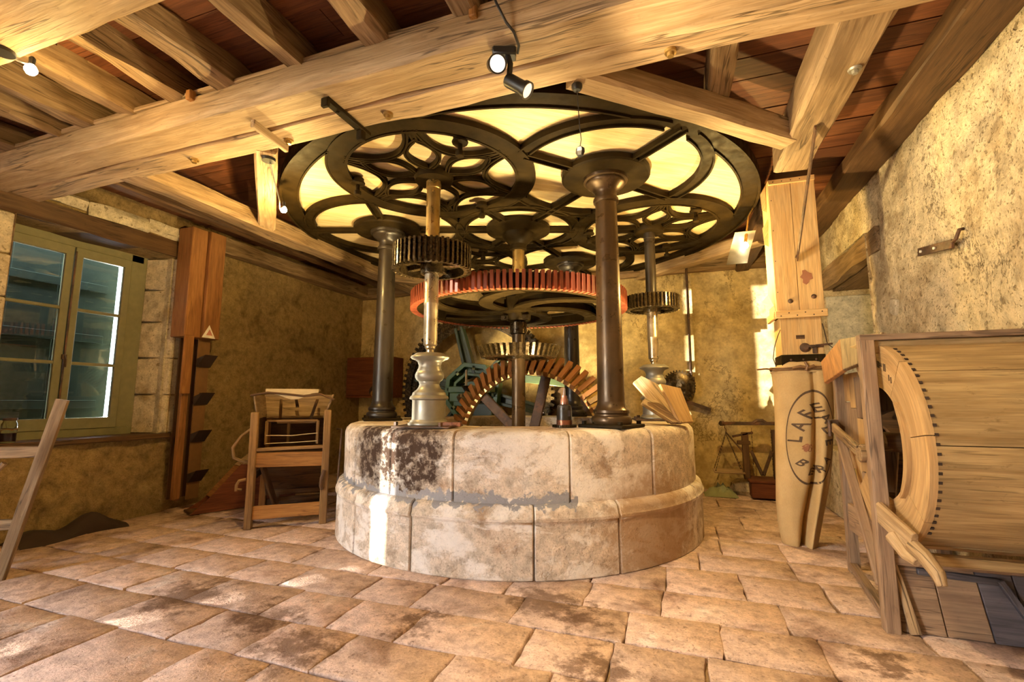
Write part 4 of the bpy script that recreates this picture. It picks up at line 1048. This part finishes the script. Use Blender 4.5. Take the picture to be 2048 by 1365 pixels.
part('latch_rod', lambda q: q.cyl((1.20, 4.91, 1.79), (1.33, 4.90, 1.80), .009, 8), 'rust', 0, lat)
part('string', lambda q: (q.tube([(.93, 4.93, 1.95), (.90, 4.92, 1.88), (.865, 4.9, 1.78), (.85, 4.9, 1.68), (.87, 4.9, 1.60)], .004, 6), q.tube([(1.27, 4.93, 1.99), (1.275, 4.9, 1.92), (1.29, 4.9, 1.80), (1.38, 4.86, 1.70), (1.36, 4.86, 1.58)], .004, 6)), 'soot', 0)
for z in (3.30, 2.95): part('split_wood', lambda q: q.plate([(CX0-.005, 5.0, z+.1), (CX0-.05, 5.02, z+.02), (CX0-.04, 5.03, z-.14), (CX0-.005, 5.04, z-.16)], .015), 'pine', 0)
part('oil_stain', lambda q: q.poly([], 0, 0) if 0 else q.plate([(1.17+.045*math.cos(i*PI/7)*(1+.25*math.sin(i*3)), 4.8985, 2.43+.06*math.sin(i*PI/7)*(1+.3*math.cos(i*5))) for i in range(14)], .002), 'stain', 0)
mb = MB(); mb.beam((.985, 3.60, 3.19), (1.10, 4.88, 2.60), .055, .010, (1, 0, 0)); mb.cyl((1.095, 4.89, 2.62), (1.095, 4.85, 2.62), .009, 8)
obj('iron_strap', mb, 'rust', base=(1.1, 4.88, 2.6), label='long flat iron strap running down from the cracked beam onto the flour chute', cat='strap')
mb = MB(); mb.plate([(.86, 4.98, 2.30), (.80, 5.0, 2.23), (.83, 5.0, 2.20), (.835, 5.0, 2.13), (.90, 4.98, 2.19)], .004)
obj('paper_card', mb, 'white', base=(.86, 4.98, 2.2), label='curled pale paper card sticking out behind the flour chute', cat='card')

t = empty('flour_sack', (1.06, 5.05, 0), 'long tan flour sack tied under the chute, with a dark printed oval', 'sack')
ROWS = [(0.0, .985, .135, .10), (.03, .985, .142, .115), (.15, .99, .165, .13), (.35, 1.01, .190, .15), (.6, 1.045, .212, .165), (.85, 1.07, .225, .17), (1.1, 1.09, .232, .17), (1.35, 1.10, .236, .165), (1.50, 1.10, .240, .16), (1.555, 1.10, .243, .155)]
def sack_pt(u, z, off=0.0):
    """u in [-1, 1] from the left edge across the front to the right edge"""
    k = 0
    while k < len(ROWS)-2 and z > ROWS[k+1][0]: k += 1
    a, b = ROWS[k], ROWS[k+1]; f = (z-a[0])/(b[0]-a[0]); f = max(0, min(1, f))
    cx = a[1]*(1-f)+b[1]*f; hw = a[2]*(1-f)+b[2]*f; hd = a[3]*(1-f)+b[3]*f
    x = cx + hw*math.copysign(abs(math.sin(u*PI/2))**.85, u); y = 5.06 - hd*max(0, math.cos(u*PI/2))**.62
    low = max(0, min(1, (1.45-z)/1.2))
    uf = .18 + .05*math.sin(z*3.0) - .10*low                      # the long fold
    d = u - uf; y += (.040 + .11*low)*math.exp(-(d/(.045 + .05*low))**2) - (.014 + .030*low)*math.exp(-((d-.20)/.12)**2)
    y += .008*noise.noise(Vector((u*3, z*4, 2))) + .004*math.sin(u*11+z*5)
    return Vector((x, y - off, z))
mb = MB(); vs = []; gs = []; NU, NZ = 56, 44
for j in range(NZ+1):
    z = 1.555*j/NZ
    for i in range(NU+1):
        u = -1 + 2*i/NU; vs.append(tuple(sack_pt(u, z)))
    for i in range(1, 12):
        u = 1 - 2*i/12; p = sack_pt(u, z); vs.append((p.x, 5.06 + (.16)*math.cos(u*PI/2)**.6 * (.6 + .4*z/1.5), z))
W = NU + 1 + 11; fs = [(j*W+i, j*W+(i+1) % W, (j+1)*W+(i+1) % W, (j+1)*W+i) for j in range(NZ) for i in range(W)]
mb.add(vs, fs); obj('cloth', mb, 'sackcloth', t, ang=80)
mb = MB(); prof = []
for k, (s_, z) in enumerate(((1.0, 1.545), (1.04, 1.562), (.96, 1.575), (1.03, 1.585), (1.0, 1.594), (.94, 1.602), (.82, 1.605))):
    prof.append([(1.10 + .243*s_*math.copysign(abs(math.sin(a))**.7, math.sin(a)), 5.06 - .158*s_*math.copysign(abs(math.cos(a))**.7, math.cos(a)), z + (.045*max(0, math.cos(a*1.0))**2 if k > 3 else 0) + .006*math.sin(a*9+k)) for a in [2*PI*i/48 for i in range(48)]])
vs = [p for r in prof for p in r]; fs = [(j*48+i, j*48+(i+1) % 48, (j+1)*48+(i+1) % 48, (j+1)*48+i) for j in range(len(prof)-1) for i in range(48)]
mb.add(vs, fs); obj('gathered_top', mb, 'sackcloth', t, ang=80)
mb = MB()
for dz in (0, .018):
    mb.tube([(1.10 + .250*math.copysign(abs(math.sin(a))**.7, math.sin(a)), 5.06 - .168*math.copysign(abs(math.cos(a))**.7, math.cos(a)), 1.575 + dz + .004*math.sin(3*a)) for a in [2*PI*i/40 for i in range(41)]], .008, 6)
mb.tube([(1.0, 4.89, 1.585), (1.06, 4.875, 1.60), (1.12, 4.875, 1.585), (1.17, 4.88, 1.605)], .014, 8); mb.tube([(1.10, 4.875, 1.64), (1.115, 4.87, 1.60), (1.10, 4.87, 1.56)], .012, 8)
mb.tube([(.86, 5.0, 1.58), (.80, 4.98, 1.59), (.72, 4.97, 1.582)], .009, 6)
obj('tie_cord', mb, 'belt', t)
# printed oval and letters on the cloth
def conform(pts2, off=.0025):
    return [tuple(sack_pt(max(-.97, min(.97, u)), z, off)) for u, z in pts2]
OU, OZ, AU, AZ = .11, .955, .60, .405
mb = MB(); n = 72; vs = []
for i in range(n):
    a = 2*PI*i/n; kk = 1 + .06*max(0, math.sin(a))**6
    for s_ in (.968, 1.016): vs.append((OU + AU*s_*math.cos(a)*abs(math.cos(a))**.12, OZ + AZ*s_*kk*math.sin(a)))
mb.add(conform(vs), [(2*i, 2*i+1, 2*((i+1) % n)+1, 2*((i+1) % n)) for i in range(n)]); obj('printed_oval', mb, 'ink', t, smooth=False)
def glyph(ch, size):
    cu = bpy.data.curves.new('g', 'FONT'); cu.body = ch; cu.size = size; cu.align_x = 'CENTER'; cu.resolution_u = 3; cu.offset = size*.018
    o = bpy.data.objects.new('g', cu); COL.objects.link(o); dg = bpy.context.evaluated_depsgraph_get()
    me = bpy.data.meshes.new_from_object(o.evaluated_get(dg))
    bm = bmesh.new(); bm.from_mesh(me); bmesh.ops.triangulate(bm, faces=bm.faces[:]); bmesh.ops.subdivide_edges(bm, edges=bm.edges[:], cuts=3, use_grid_fill=True); bm.to_mesh(me); bm.free()
    vs = [v.co.copy() for v in me.vertices]; fs = [tuple(p.vertices) for p in me.polygons]
    bpy.data.objects.remove(o); bpy.data.curves.remove(cu); bpy.data.meshes.remove(me); return vs, fs
def letters(name, places, size):
    hw = .228
    for ch, nu_, nz_, rot in places:
        vs, fs = glyph(ch, size); a = R(rot); ca, sa = math.cos(a), math.sin(a); mb = MB()
        P = [(OU + nu_*AU + ((v.x)*ca - (v.y - size*.35)*sa)/hw, OZ + nz_*AZ + (v.x)*sa + (v.y - size*.35)*ca) for v in vs]
        mb.add(conform(P, .005), fs); obj(name, mb, 'ink', t, smooth=False)
letters('printed_letter', (('L', -.64, -.02, 86), ('A', -.47, .28, 68), ('F', -.22, .53, 46), ('E', .10, .68, 22), ('A', .42, .46, -46), ('D', .60, .20, -66), ('E', .70, -.06, -82)), .112)
letters('printed_letter', (('B', -.34, -.52, -40), ('E', .00, -.72, -10), ('R', .30, -.64, 20), ('A', .54, -.44, 45)), .085)
mb = MB(); mb.add(conform([(.0 + .09*math.cos(2*PI*i/20)*(1+.2*math.sin(i*3)), .875 + .034*math.sin(2*PI*i/20)*(1+.2*math.cos(i*4))) for i in range(20)]), [tuple(range(20))]); obj('cloth_stain', mb, 'stain', t, smooth=False)

# ------------------------------------------------------------------ winnowing machine on the right
t = empty('winnowing_machine', (1.45, 3.75, 0), 'old wooden winnowing machine with a round fan drum and a hand lever', 'winnower'); T = Matrix.Identity(4)
p1, p2 = (1.085, 3.385), (1.215, 4.41)
part('leg', lambda q: q.beam((p1[0], p1[1], 0), (p1[0]+.005, p1[1], 1.69), .075, .075, (0, 1, 0), .2, .003, .006), 'tarare', 0)
part('leg', lambda q: q.beam((p2[0], p2[1], 0), (p2[0], p2[1], 1.56), .07, .07, (0, 1, 0), .2, .003, .006), 'tarare', 0)
part('leg', lambda q: q.beam((1.78, 4.41, 0), (1.78, 4.41, 1.56), .07, .07, (0, 1, 0)), 'tarare', .005)
part('leg', lambda q: q.beam((1.80, 3.36, 0), (1.80, 3.36, 1.50), .06, .06, (0, 1, 0)), 'tarare', .005)
dc, dr = Vector((1.15, 3.50, 1.045)), .585
XAX = Matrix.Rotation(R(90), 3, 'Y')       # local z -> +x, local x -> -z
def xpt(x, r, a): return (x, dc.y + r*math.cos(a), dc.z + r*math.sin(a))
# staves of the drum, each a board along x
stv = [R(a) for a in (60, 98, 136, 177, 215, 243, 290, 320)]
for k in range(len(stv)-1):
    a0, a1 = stv[k]+.004, stv[k+1]-.004; q = MB(); nn = 10; vs = []; gs = []; e = RND.uniform(-.003, .003)
    for x in (1.19, 1.84):
        for r in (dr-.02, dr+e):
            for i in range(nn+1):
                a = a0+(a1-a0)*i/nn; vs.append(xpt(x, r, a)); gs.append((x*1.0, r*a, r))
    m = nn+1; fs = []
    for i in range(nn):
        fs += [(i, i+1, 2*m+i+1, 2*m+i), (m+i+1, m+i, 3*m+i, 3*m+i+1), (i+1, i, m+i, m+i+1), (2*m+i, 2*m+i+1, 3*m+i+1, 3*m+i)]
    fs += [(0, 2*m, 3*m, m), (nn, m+nn, 3*m+nn, 2*m+nn)]
    q.add(vs, fs, gs); obj('drum_stave', q, 'drum', t, ang=30)
# end ring, in four felloes
for a0, a1 in ((58, 128), (128.5, 172), (172.5, 218), (218.5, 262), (262.5, 322)):
    q = MB(); nn = 12; vs = []; gs = []
    for i in range(nn+1):
        a = R(a0+(a1-a0)*i/nn)
        for x in (1.155, 1.19):
            for r in (.335, dr+.004): vs.append(xpt(x, r, a)); gs.append((r*a, r, x))
    fs = []
    for i in range(nn):
        o = i*4; fs += [(o, o+1, o+5, o+4), (o+1, o+3, o+7, o+5), (o+3, o+2, o+6, o+7), (o+2, o, o+4, o+6)]
    fs += [(0, 2, 3, 1), (nn*4, nn*4+1, nn*4+3, nn*4+2)]
    q.add(vs, fs, gs); obj('end_ring', q, 'ringwood', t, ang=30)
for i in range(26):
    a = R(112 + 4.6*i); q = MB(); q.box(xpt(1.197, dr+.001, a), (.016, .012, .014), Matrix.Rotation(a, 3, 'X')); obj('ring_nail', q, 'soot', t)
q = MB(); nn = 12; vs = []; gs = []                                # raised curved fillet on the ring
for i in range(nn+1):
    a = R(142+(226-142)*i/nn); wdt = .018*math.sin(PI*i/nn)**.4 + .004
    for x in (1.13, 1.156):
        for r in (.39-wdt, .39+wdt): vs.append(xpt(x, r, a)); gs.append((r*a, r, x))
fs = []
for i in range(nn):
    o = i*4; fs += [(o, o+1, o+5, o+4), (o+1, o+3, o+7, o+5), (o+3, o+2, o+6, o+7), (o+2, o, o+4, o+6)]
q.add(vs, fs, gs); obj('curved_fillet', q, 'ringwood', t, ang=30)
q = MB()
for k, (dy, dz, h) in enumerate(((.10, .50, .05), (.082, .49, .04), (.066, .485, .04), (.048, .485, .022), (.03, .48, .022), (.0, .465, .045), (-.02, .46, .045), (-.06, .40, .035), (-.085, .385, .035))):
    q = MB(); q.box((1.1525, dc.y - .16 + dy, dc.z + dz - .02), (.004, .006, h)); obj('tally_mark', q, 'ink', t, smooth=False)
q = MB(); q.lathe([(.06, 0), (.06, .62)], (1.17, dc.y, dc.z), 16, XAX)
for k in range(4):
    a = R(20 + 90*k); q.plate([xpt(1.25, .05, a), xpt(1.80, .05, a), xpt(1.80, .50, a), xpt(1.25, .50, a)], .02)
obj('fan_paddle', q, 'oakdark', t)
# side panel boards between the two posts
bz = [(3.98, 4.17, .62, 1.50), (4.17, 4.375, .78, 1.50), (3.80, 3.98, .50, 1.46)]
for y0, y1, z0, z1 in bz:
    x0 = p1[0] + (p2[0]-p1[0])*((y0+y1)/2-p1[1])/(p2[1]-p1[1]) + .05
    z = z1
    for k in range(3):
        h = (z1-z0)*(.30, .38, .32)[k]
        part('panel_board', lambda q: q.box((x0, (y0+y1)/2, z-h/2), (.022, y1-y0-.005, h-.006)), 'ringwood' if (k + int(y0*10)) % 2 else 'tarare', .003); z -= h
part('panel_board', lambda q: q.box((1.20, 3.95, .42), (.022, .80, .20)), 'tarare', .003)
part('panel_board', lambda q: q.box((1.55, 4.40, 1.0), (.5, .022, .9)), 'tarare', .003)
part('diagonal_brace', lambda q: q.beam((1.165, 4.33, 1.06), (1.085, 3.47, .22), .035, .055, (1, 0, 0)), 'tarare', .004)
part('foot_rail', lambda q: q.beam((1.205, 4.40, .05), (1.09, 3.40, .05), .05, .05), 'tarare', .004)
lv = part('crank_lever', lambda q: (q.beam((1.14, 4.42, 1.10), (1.045, 3.50, .985), .035, .07, (0, 0, 1), .15, .004, .008), q.lathe([(.001, -.03), (.045, -.03), (.045, .03), (.001, .03)], (1.05, 3.44, .97), 14, XAX), q.cyl((1.04, dc.y-.04, 1.0), (1.2, dc.y-.02, 1.02), .03, 12)), 'oakgrey', .004)
part('lever_pin', lambda q: (q.cyl((1.10, 4.30, 1.02), (1.10, 4.30, 1.14), .014, 8), q.box((1.14, 4.36, 1.12), (.05, .10, .05))), 'rust', 0, lv)
part('forked_handle', lambda q: (q.beam((1.07, 3.37, .66), (1.12, 3.08, .56), .035, .12, (0, 0, 1), .1, .004, .01), q.tube([(1.12, 3.10, .55), (1.14, 3.02, .515), (1.155, 2.95, .46), (1.16, 2.93, .41)], .03, 10, [.036, .036, .033, .022]), q.tube([(1.08, 3.22, .56), (1.10, 3.12, .49), (1.115, 3.05, .475)], .03, 10, [.04, .03, .02])), 'oak', .003)
# hopper board and top rails
part('hopper_board', lambda q: q.plate([(1.13, 4.46, 1.60), (1.05, 4.10, 1.42), (1.10, 3.84, 1.50), (1.19, 4.16, 1.75)], .03), 'cupboard' if 0 else 'post', .004)
part('hopper_board', lambda q: q.plate([(1.19, 4.16, 1.75), (1.10, 3.84, 1.50), (1.16, 3.50, 1.55), (1.25, 3.55, 1.72)], .03), 'oakgrey', .004)
part('top_rail', lambda q: q.beam((1.05, 3.375, 1.672), (1.84, 3.375, 1.672), .06, .035, (0, 0, 1), .2, .002), 'tarare', .003)
part('top_rail', lambda q: q.beam((1.12, 3.40, 1.615), (1.84, 3.40, 1.615), .03, .075, (0, 0, 1), .2, .002), 'drum', .003)
part('top_lid', lambda q: q.box((1.5, 3.9, 1.66), (.68, 1.0, .025)), 'drum', .003)
part('bottom_rail', lambda q: q.beam((1.06, 3.40, .395), (1.84, 3.40, .395), .05, .06, (0, 0, 1), .2, .003), 'tarare', .003)
part('bottom_rail', lambda q: q.beam((1.19, 3.17, .47), (1.84, 3.17, .47), .06, .05), 'drum', .003)
# lower boards under the drum, set in a dark painted frame
xs = [1.135, 1.31, 1.50, 1.66, 1.83]
for k in range(4):
    e = (.0, .035, .05, .05)[k]; e2 = (.035, .05, .05, .05)[k]
    part('lower_board', lambda q: q.plate([(xs[k]+e+.003, 3.40+.004*(k % 2), .005), (xs[k+1]+e2-.003, 3.40+.004*(k % 2), .005), (xs[k+1]-.003, 3.43, .37), (xs[k]+.003, 3.43, .37)], .02), 'tarare' if k in (0, 1) else 'blueboard', .003)
part('painted_frame', lambda q: (q.beam((1.24, 3.41, .335), (1.60, 3.41, .32), .03, .035), q.beam((1.60, 3.405, .33), (1.72, 3.39, .10), .03, .05, (0, 1, 0))), 'blueboard', .003)
part('propped_slat', lambda q: q.beam((1.19, 3.36, .01), (1.13, 3.40, .38), .055, .02, (0, 1, 0), taper=.6), 'oak', .004)

# ------------------------------------------------------------------ weighing scale by the back wall
t = empty('beam_scale', (1.0, 7.25, 0), 'dark wooden beam scale with a pan on chains, between plinth and sack', 'scale')
T = Matrix.Translation(V(0, -.05, 0))
part('base', lambda q: (q.box((1.06, 7.25, .13), (.40, .40, .20)), q.box((1.06, 7.25, .24), (.44, .44, .03))), 'cupboard')
part('post', lambda q: (q.beam((.84, 7.25, .24), (.84, 7.25, .86), .08, .09, (0, 1, 0)), q.box((.82, 7.25, .72), (.16, .10, .05)), q.beam((1.2, 7.25, .24), (1.2, 7.25, .9), .07, .07, (0, 1, 0))), 'oakdark')
part('scale_beam', lambda q: (q.beam((.55, 7.22, .975), (1.25, 7.22, .985), .04, .045), q.tube([(.95, 7.22, .985), (1.0, 7.22, 1.02), (1.06, 7.22, 1.02), (1.1, 7.22, .985)], .025, 8), q.beam((.68, 7.22, .80), (.94, 7.22, .86), .03, .03), q.beam((.6, 7.22, .86), (.82, 7.22, .58), .02, .02), q.cyl((.54, 7.2, .975), (.58, 7.24, .975), .035, 10), q.beam((.9, 7.2, .62), (1.02, 7.2, .30), .03, .04), q.beam((1.15, 7.2, .62), (1.03, 7.2, .30), .03, .04)), 'rust')
def chains(q):
    tp = V(.60, 7.22, .84)
    for dx, dy in ((-.17, -.15), (.17, -.15), (.17, .15), (-.17, .15)):
        e = V(.61+dx, 7.22+dy, .345); n = 26
        for i in range(n):
            a = tp + (e-tp)*(i/n); b = tp + (e-tp)*((i+.8)/n); q.cyl(a, b, .006 if i % 2 else .0035, 6)
    q.tube([(.60, 7.22, .97), (.59, 7.22, .92), (.61, 7.22, .89), (.60, 7.22, .84)], .007, 6)
    for x in (.92, 1.15):
        for i in range(18): q.cyl((x, 7.2, .92-.035*i), (x, 7.2, .89-.035*i), .005 if i % 2 else .003, 6)
part('chain', chains, 'rust', 0)
part('pan', lambda q: q.box((.61, 7.22, .335), (.38, .34, .022)), 'oak')
mb = MB(); vs = []; fs = []
for i in range(13):
    for j in range(9):
        u = i/12-.5; v = j/8-.5; k = noise.noise(Vector((u*7, v*7, 5)))
        vs.append((.50+u*.42, 7.2+v*.34, max(0.0, .13*math.cos(PI*u)*math.cos(PI*v)*(1+1.2*k) + .01)))
for i in range(12):
    for j in range(8): fs.append((i*9+j, (i+1)*9+j, (i+1)*9+j+1, i*9+j+1))
mb.add(vs, fs); obj('crumpled_rag', mb, 'rag', base=(.5, 7.2, 0), label='crumpled grey-green rag on the floor under the scale pan', cat='rag')
mb = MB(); mb.lathe([(.16, 0), (.21, .05), (.20, .16), (.12, .22), (.001, .23)], (.86, 7.42, 0), 10)
nv = []
for p in mb.v:
    k = noise.noise(Vector(p)*6)*.05; nv.append((p[0]+k, p[1]-k, max(0, p[2]+k) if p[2] > .01 else 0))
mb.v = nv; obj('rubble_stone', mb, 'quoin', base=(.86, 7.42, 0), label='rough block of stone at the foot of the back wall by the scale', cat='stone', ang=20)
mb = MB(); mb.box((1.74, 6.1, .37), (.2, 1.9, .74)); obj('low_wall_step', mb, 'plasterR', wall_right, bevel=.02)

# ------------------------------------------------------------------ ironwork on the rough wall
mb = MB(); mb.beam((XR-.045, 4.36, 2.43), (XR-.03, 3.93, 2.36), .02, .062); mb.tube([(XR-.03, 3.95, 2.37), (XR-.03, 3.89, 2.38), (XR-.01, 3.88, 2.44), (XR+.03, 3.9, 2.45)], .013, 6)
io = obj('wall_strap', mb, 'rust', base=(XR-.03, 3.95, 2.36), bevel=.003, label='flat rusty iron hinge strap fixed to the rough plaster wall', cat='strap')
mb = MB(); mb.cyl((XR-.065, 4.30, 2.42), (XR-.055, 4.30, 2.42), .010, 10); mb.cyl((XR-.060, 4.12, 2.39), (XR-.05, 4.12, 2.39), .010, 10); obj('strap_hole', mb, 'white', io)
mb = MB(); mb.box((XR-.005, 4.95, 2.11), (.06, .12, .14), Matrix.Rotation(.3, 3, 'X')); obj('wall_socket_stone', mb, 'quoin', wall_right, bevel=.01)

# ------------------------------------------------------------------ lamps
def glow(name, p, col=WARM):
    lamp(name, 'POINT', p, LAMPS[name.split('_light')[0]], col, .03)
def bulb_lamp(base, bulb, label, arm):
    o = empty('bulb_lamp', base, label, 'lamp')
    mb = MB(); mb.lathe([(.05, -.028), (.052, -.005), (.045, 0)], base, 20); obj('ceiling_cup', mb, 'black', o)
    mb = MB(); mb.tube(arm, .006, 8); obj('arm', mb, 'silver', o)
    b = Vector(bulb); mb = MB(); mb.lathe([(.001, -.030), (.018, -.025), (.029, -.008), (.030, .004), (.022, .022), (.013, .032), (.012, .05)], b, 16); obj('bulb', mb, 'bulb', o)
    mb = MB(); mb.lathe([(.014, .03), (.016, .07), (.008, .08)], b, 12); obj('bulb_holder', mb, 'black', o)
    return o
b1 = (-3.40, 1.42, 3.165)
bulb_lamp((-3.40, 1.30, ZB+.005), b1, 'small glowing bulb under the nearest ceiling beam', [(-3.40, 1.30, ZB), (-3.40, 1.36, ZB-.02), (-3.40, 1.41, ZB-.01)])
glow('beam_light', (b1[0]+.02, b1[1]+.12, b1[2]-.14))
b2 = (-3.40, 3.26, 3.06)
bulb_lamp((-2.98, 2.68, ZB+.002), b2, 'small glowing bulb on a bent rod under the diagonal brace', [(-2.98, 2.68, ZB), (-3.16, 2.98, 3.00), (-3.3, 3.12, 3.0), (-3.40, 3.26, 3.10)])
glow('brace_light', (b2[0]+.02, b2[1]+.02, b2[2]-.20))
# reflector lamp beside the chute
b3 = Vector((.735, 5.30, 2.90)); o = empty('reflector_lamp', b3 + V(0, 0, .16), 'lit bulb under a curved sheet-metal reflector beside the flour chute', 'lamp')
mb = MB(); vs = []; fs = []
for i in range(13):
    f = i/12; y = 5.26 + .14*math.sin(PI*(f*.9+.05)); z = 3.05 - .34*f
    for dx in (-.10, .10): vs.append((.74 + dx + (-.10*f), y, z))
for i in range(12): fs.append((2*i, 2*i+1, 2*i+3, 2*i+2))
k = len(vs); vs += [(x, y+.006, z) for x, y, z in vs]; fs += [tuple(k+q for q in reversed(f)) for f in fs]
mb.add(vs, fs); obj('reflector', mb, 'zinc', o)
mb = MB(); mb.lathe([(.001, -.030), (.018, -.025), (.030, -.006), (.030, .006), (.018, .03), (.013, .04)], b3, 16); obj('bulb', mb, 'bulb', o)
mb = MB(); mb.cyl(b3 + V(0, .0, .035), b3 + V(.02, .02, .16), .016, 10); mb.tube([b3 + V(.02, .02, .15), b3 + V(.05, .05, .33), b3 + V(.10, .05, .42)], .01, 8); obj('lamp_holder', mb, 'brass', o)
glow('chute_light', (b3.x-.18, b3.y-.10, b3.z-.32))
# twin spotlight under the big beam
sp0 = Vector((-.815, 2.20, ZB)); o = empty('twin_spotlight', sp0, 'black twin spotlight hanging under the big beam on a cable', 'lamp')
mb = MB(); mb.box(sp0 + V(0, 0, -.028), (.13, .07, .05), Matrix.Rotation(R(20), 3, 'Z')); obj('mount', mb, 'black', o, bevel=.008)
def can(c, aim, L, r, lens):
    c = Vector(c); d = (Vector(aim)-c).normalized(); q = d.to_track_quat('Z', 'Y').to_matrix()
    mb = MB(); mb.lathe([(r*.55, -.01), (r*.85, 0), (r*.9, .01), (r*.9, L*.8), (r*1.1, L*.83), (r*1.12, L), (r*.93, L), (r*.93, L-.012)], c, 24, q); cn = obj('spotlight_can', mb, 'black', o)
    mb = MB(); mb.lathe([(r*.92, L-.014), (r*.92, L-.008), (.001, L-.004)], c, 24, q); obj('lens', mb, lens, cn, label='pale lens')
    return c + d*(L+.01), d
pA, dA = can(sp0 + V(-.055, -.02, -.095), sp0 + V(.22, -.42, -.42), .12, .044, 'lens')
pB, dB = can(sp0 + V(.01, .03, -.165), sp0 + V(.42, .02, -.50), .15, .042, 'lens2')
mb = MB(); mb.tube([sp0 + V(.02, 0, -.05), sp0 + V(.035, 0, -.10), sp0 + V(.02, .02, -.17)], .016, 8); obj('swivel', mb, 'black', o)
mb = MB(); mb.tube([sp0 + V(.07, .02, -.03), sp0 + V(.09, -.02, -.02), sp0 + V(.09, -.10, -.004), sp0 + V(.06, -.135, .03), sp0 + V(.02, -.17, .12), sp0 + V(-.02, -.17, .23), sp0 + V(-.06, -.24, .26)], .007, 8); obj('cable', mb, 'black', o)
lamp('twin_a', 'SPOT', pA + dA*.02, LAMPS['twin_a'], (1.0, .70, .30), .04, pA + dA, 150, .9)
lamp('twin_b', 'SPOT', pB + dB*.02, LAMPS['twin_b'], (1.0, .76, .42), .04, pB + dB, 150, .5)
# little black pendant over the nearest column
pp = Vector((-.50, 2.62, ZB)); o = empty('pendant_switch', pp, 'thin black cord with a small weight hanging in front of the nearest column', 'pendant')
mb = MB(); mb.lathe([(.001, -.045), (.022, -.04), (.033, -.022), (.033, -.005), (.02, 0)], pp, 18); obj('ceiling_cup', mb, 'black', o)
mb = MB(); mb.tube([pp + V(0, 0, -.04), pp + V(.012, 0, -.28), pp + V(.02, 0, -.36), pp + V(.012, 0, -.40)], .003, 6); obj('cord', mb, 'black', o)
mb = MB(); mb.lathe([(.008, -.40), (.026, -.415), (.028, -.44), (.018, -.462), (.001, -.466)], pp + V(.012, 0, 0), 6); obj('weight', mb, 'black', o, smooth=False)
# hidden lights: one in the pit, the rest added to brighten panel and wall
def hidden_light(p, aim, label, key, cone):
    o = empty('hidden_light', p, label, 'lamp'); p = Vector(p)
    mb = MB(); mb.box(p + V(0, 0, .02), (.16, .12, .04)); mb.box(p + V(0, .05, .08), (.14, .02, .10)); obj('lamp_body', mb, 'black', o, bevel=.006)
    mb = MB(); mb.box(p + V(0, 0, .044), (.13, .09, .006)); obj('lamp_glass', mb, 'lens', o)
    lamp(key, 'SPOT', p + V(0, -.01, .08), LAMPS[key], (1.0, .76, .36), .06, aim, cone, .6)
mb = MB(); mb.box((C0.x+.3, 4.25, .30), (1.2, .25, .60)); obj('pit_ledge', mb, 'quoin', plinth)
hidden_light((C0.x+.35, 4.25, .60), (C0.x+.35, 4.5, 3.4), 'small black unseen light down inside the stone plinth', 'pit', 104)  # unseen light placed to lift the inner cogs
hidden_light((-1.95, 6.75, ZP), (-1.9, 7.4, 2.6), 'small black added fill light on the rear rim of the plinth', 'rear', 120)  # added to brighten the back wall
hidden_light((-.66, 4.47, ZP), (-.75, 4.45, 3.4), 'small black added uplight tucked behind the nearest shiny column', 'up_a', 150)  # added to brighten the pale panel above the ring
hidden_light((-2.16, 3.99, ZP), (-2.1, 3.95, 3.4), 'small black added uplight tucked behind the nearest grey pedestal', 'up_b', 150)  # second added uplight for the same panel
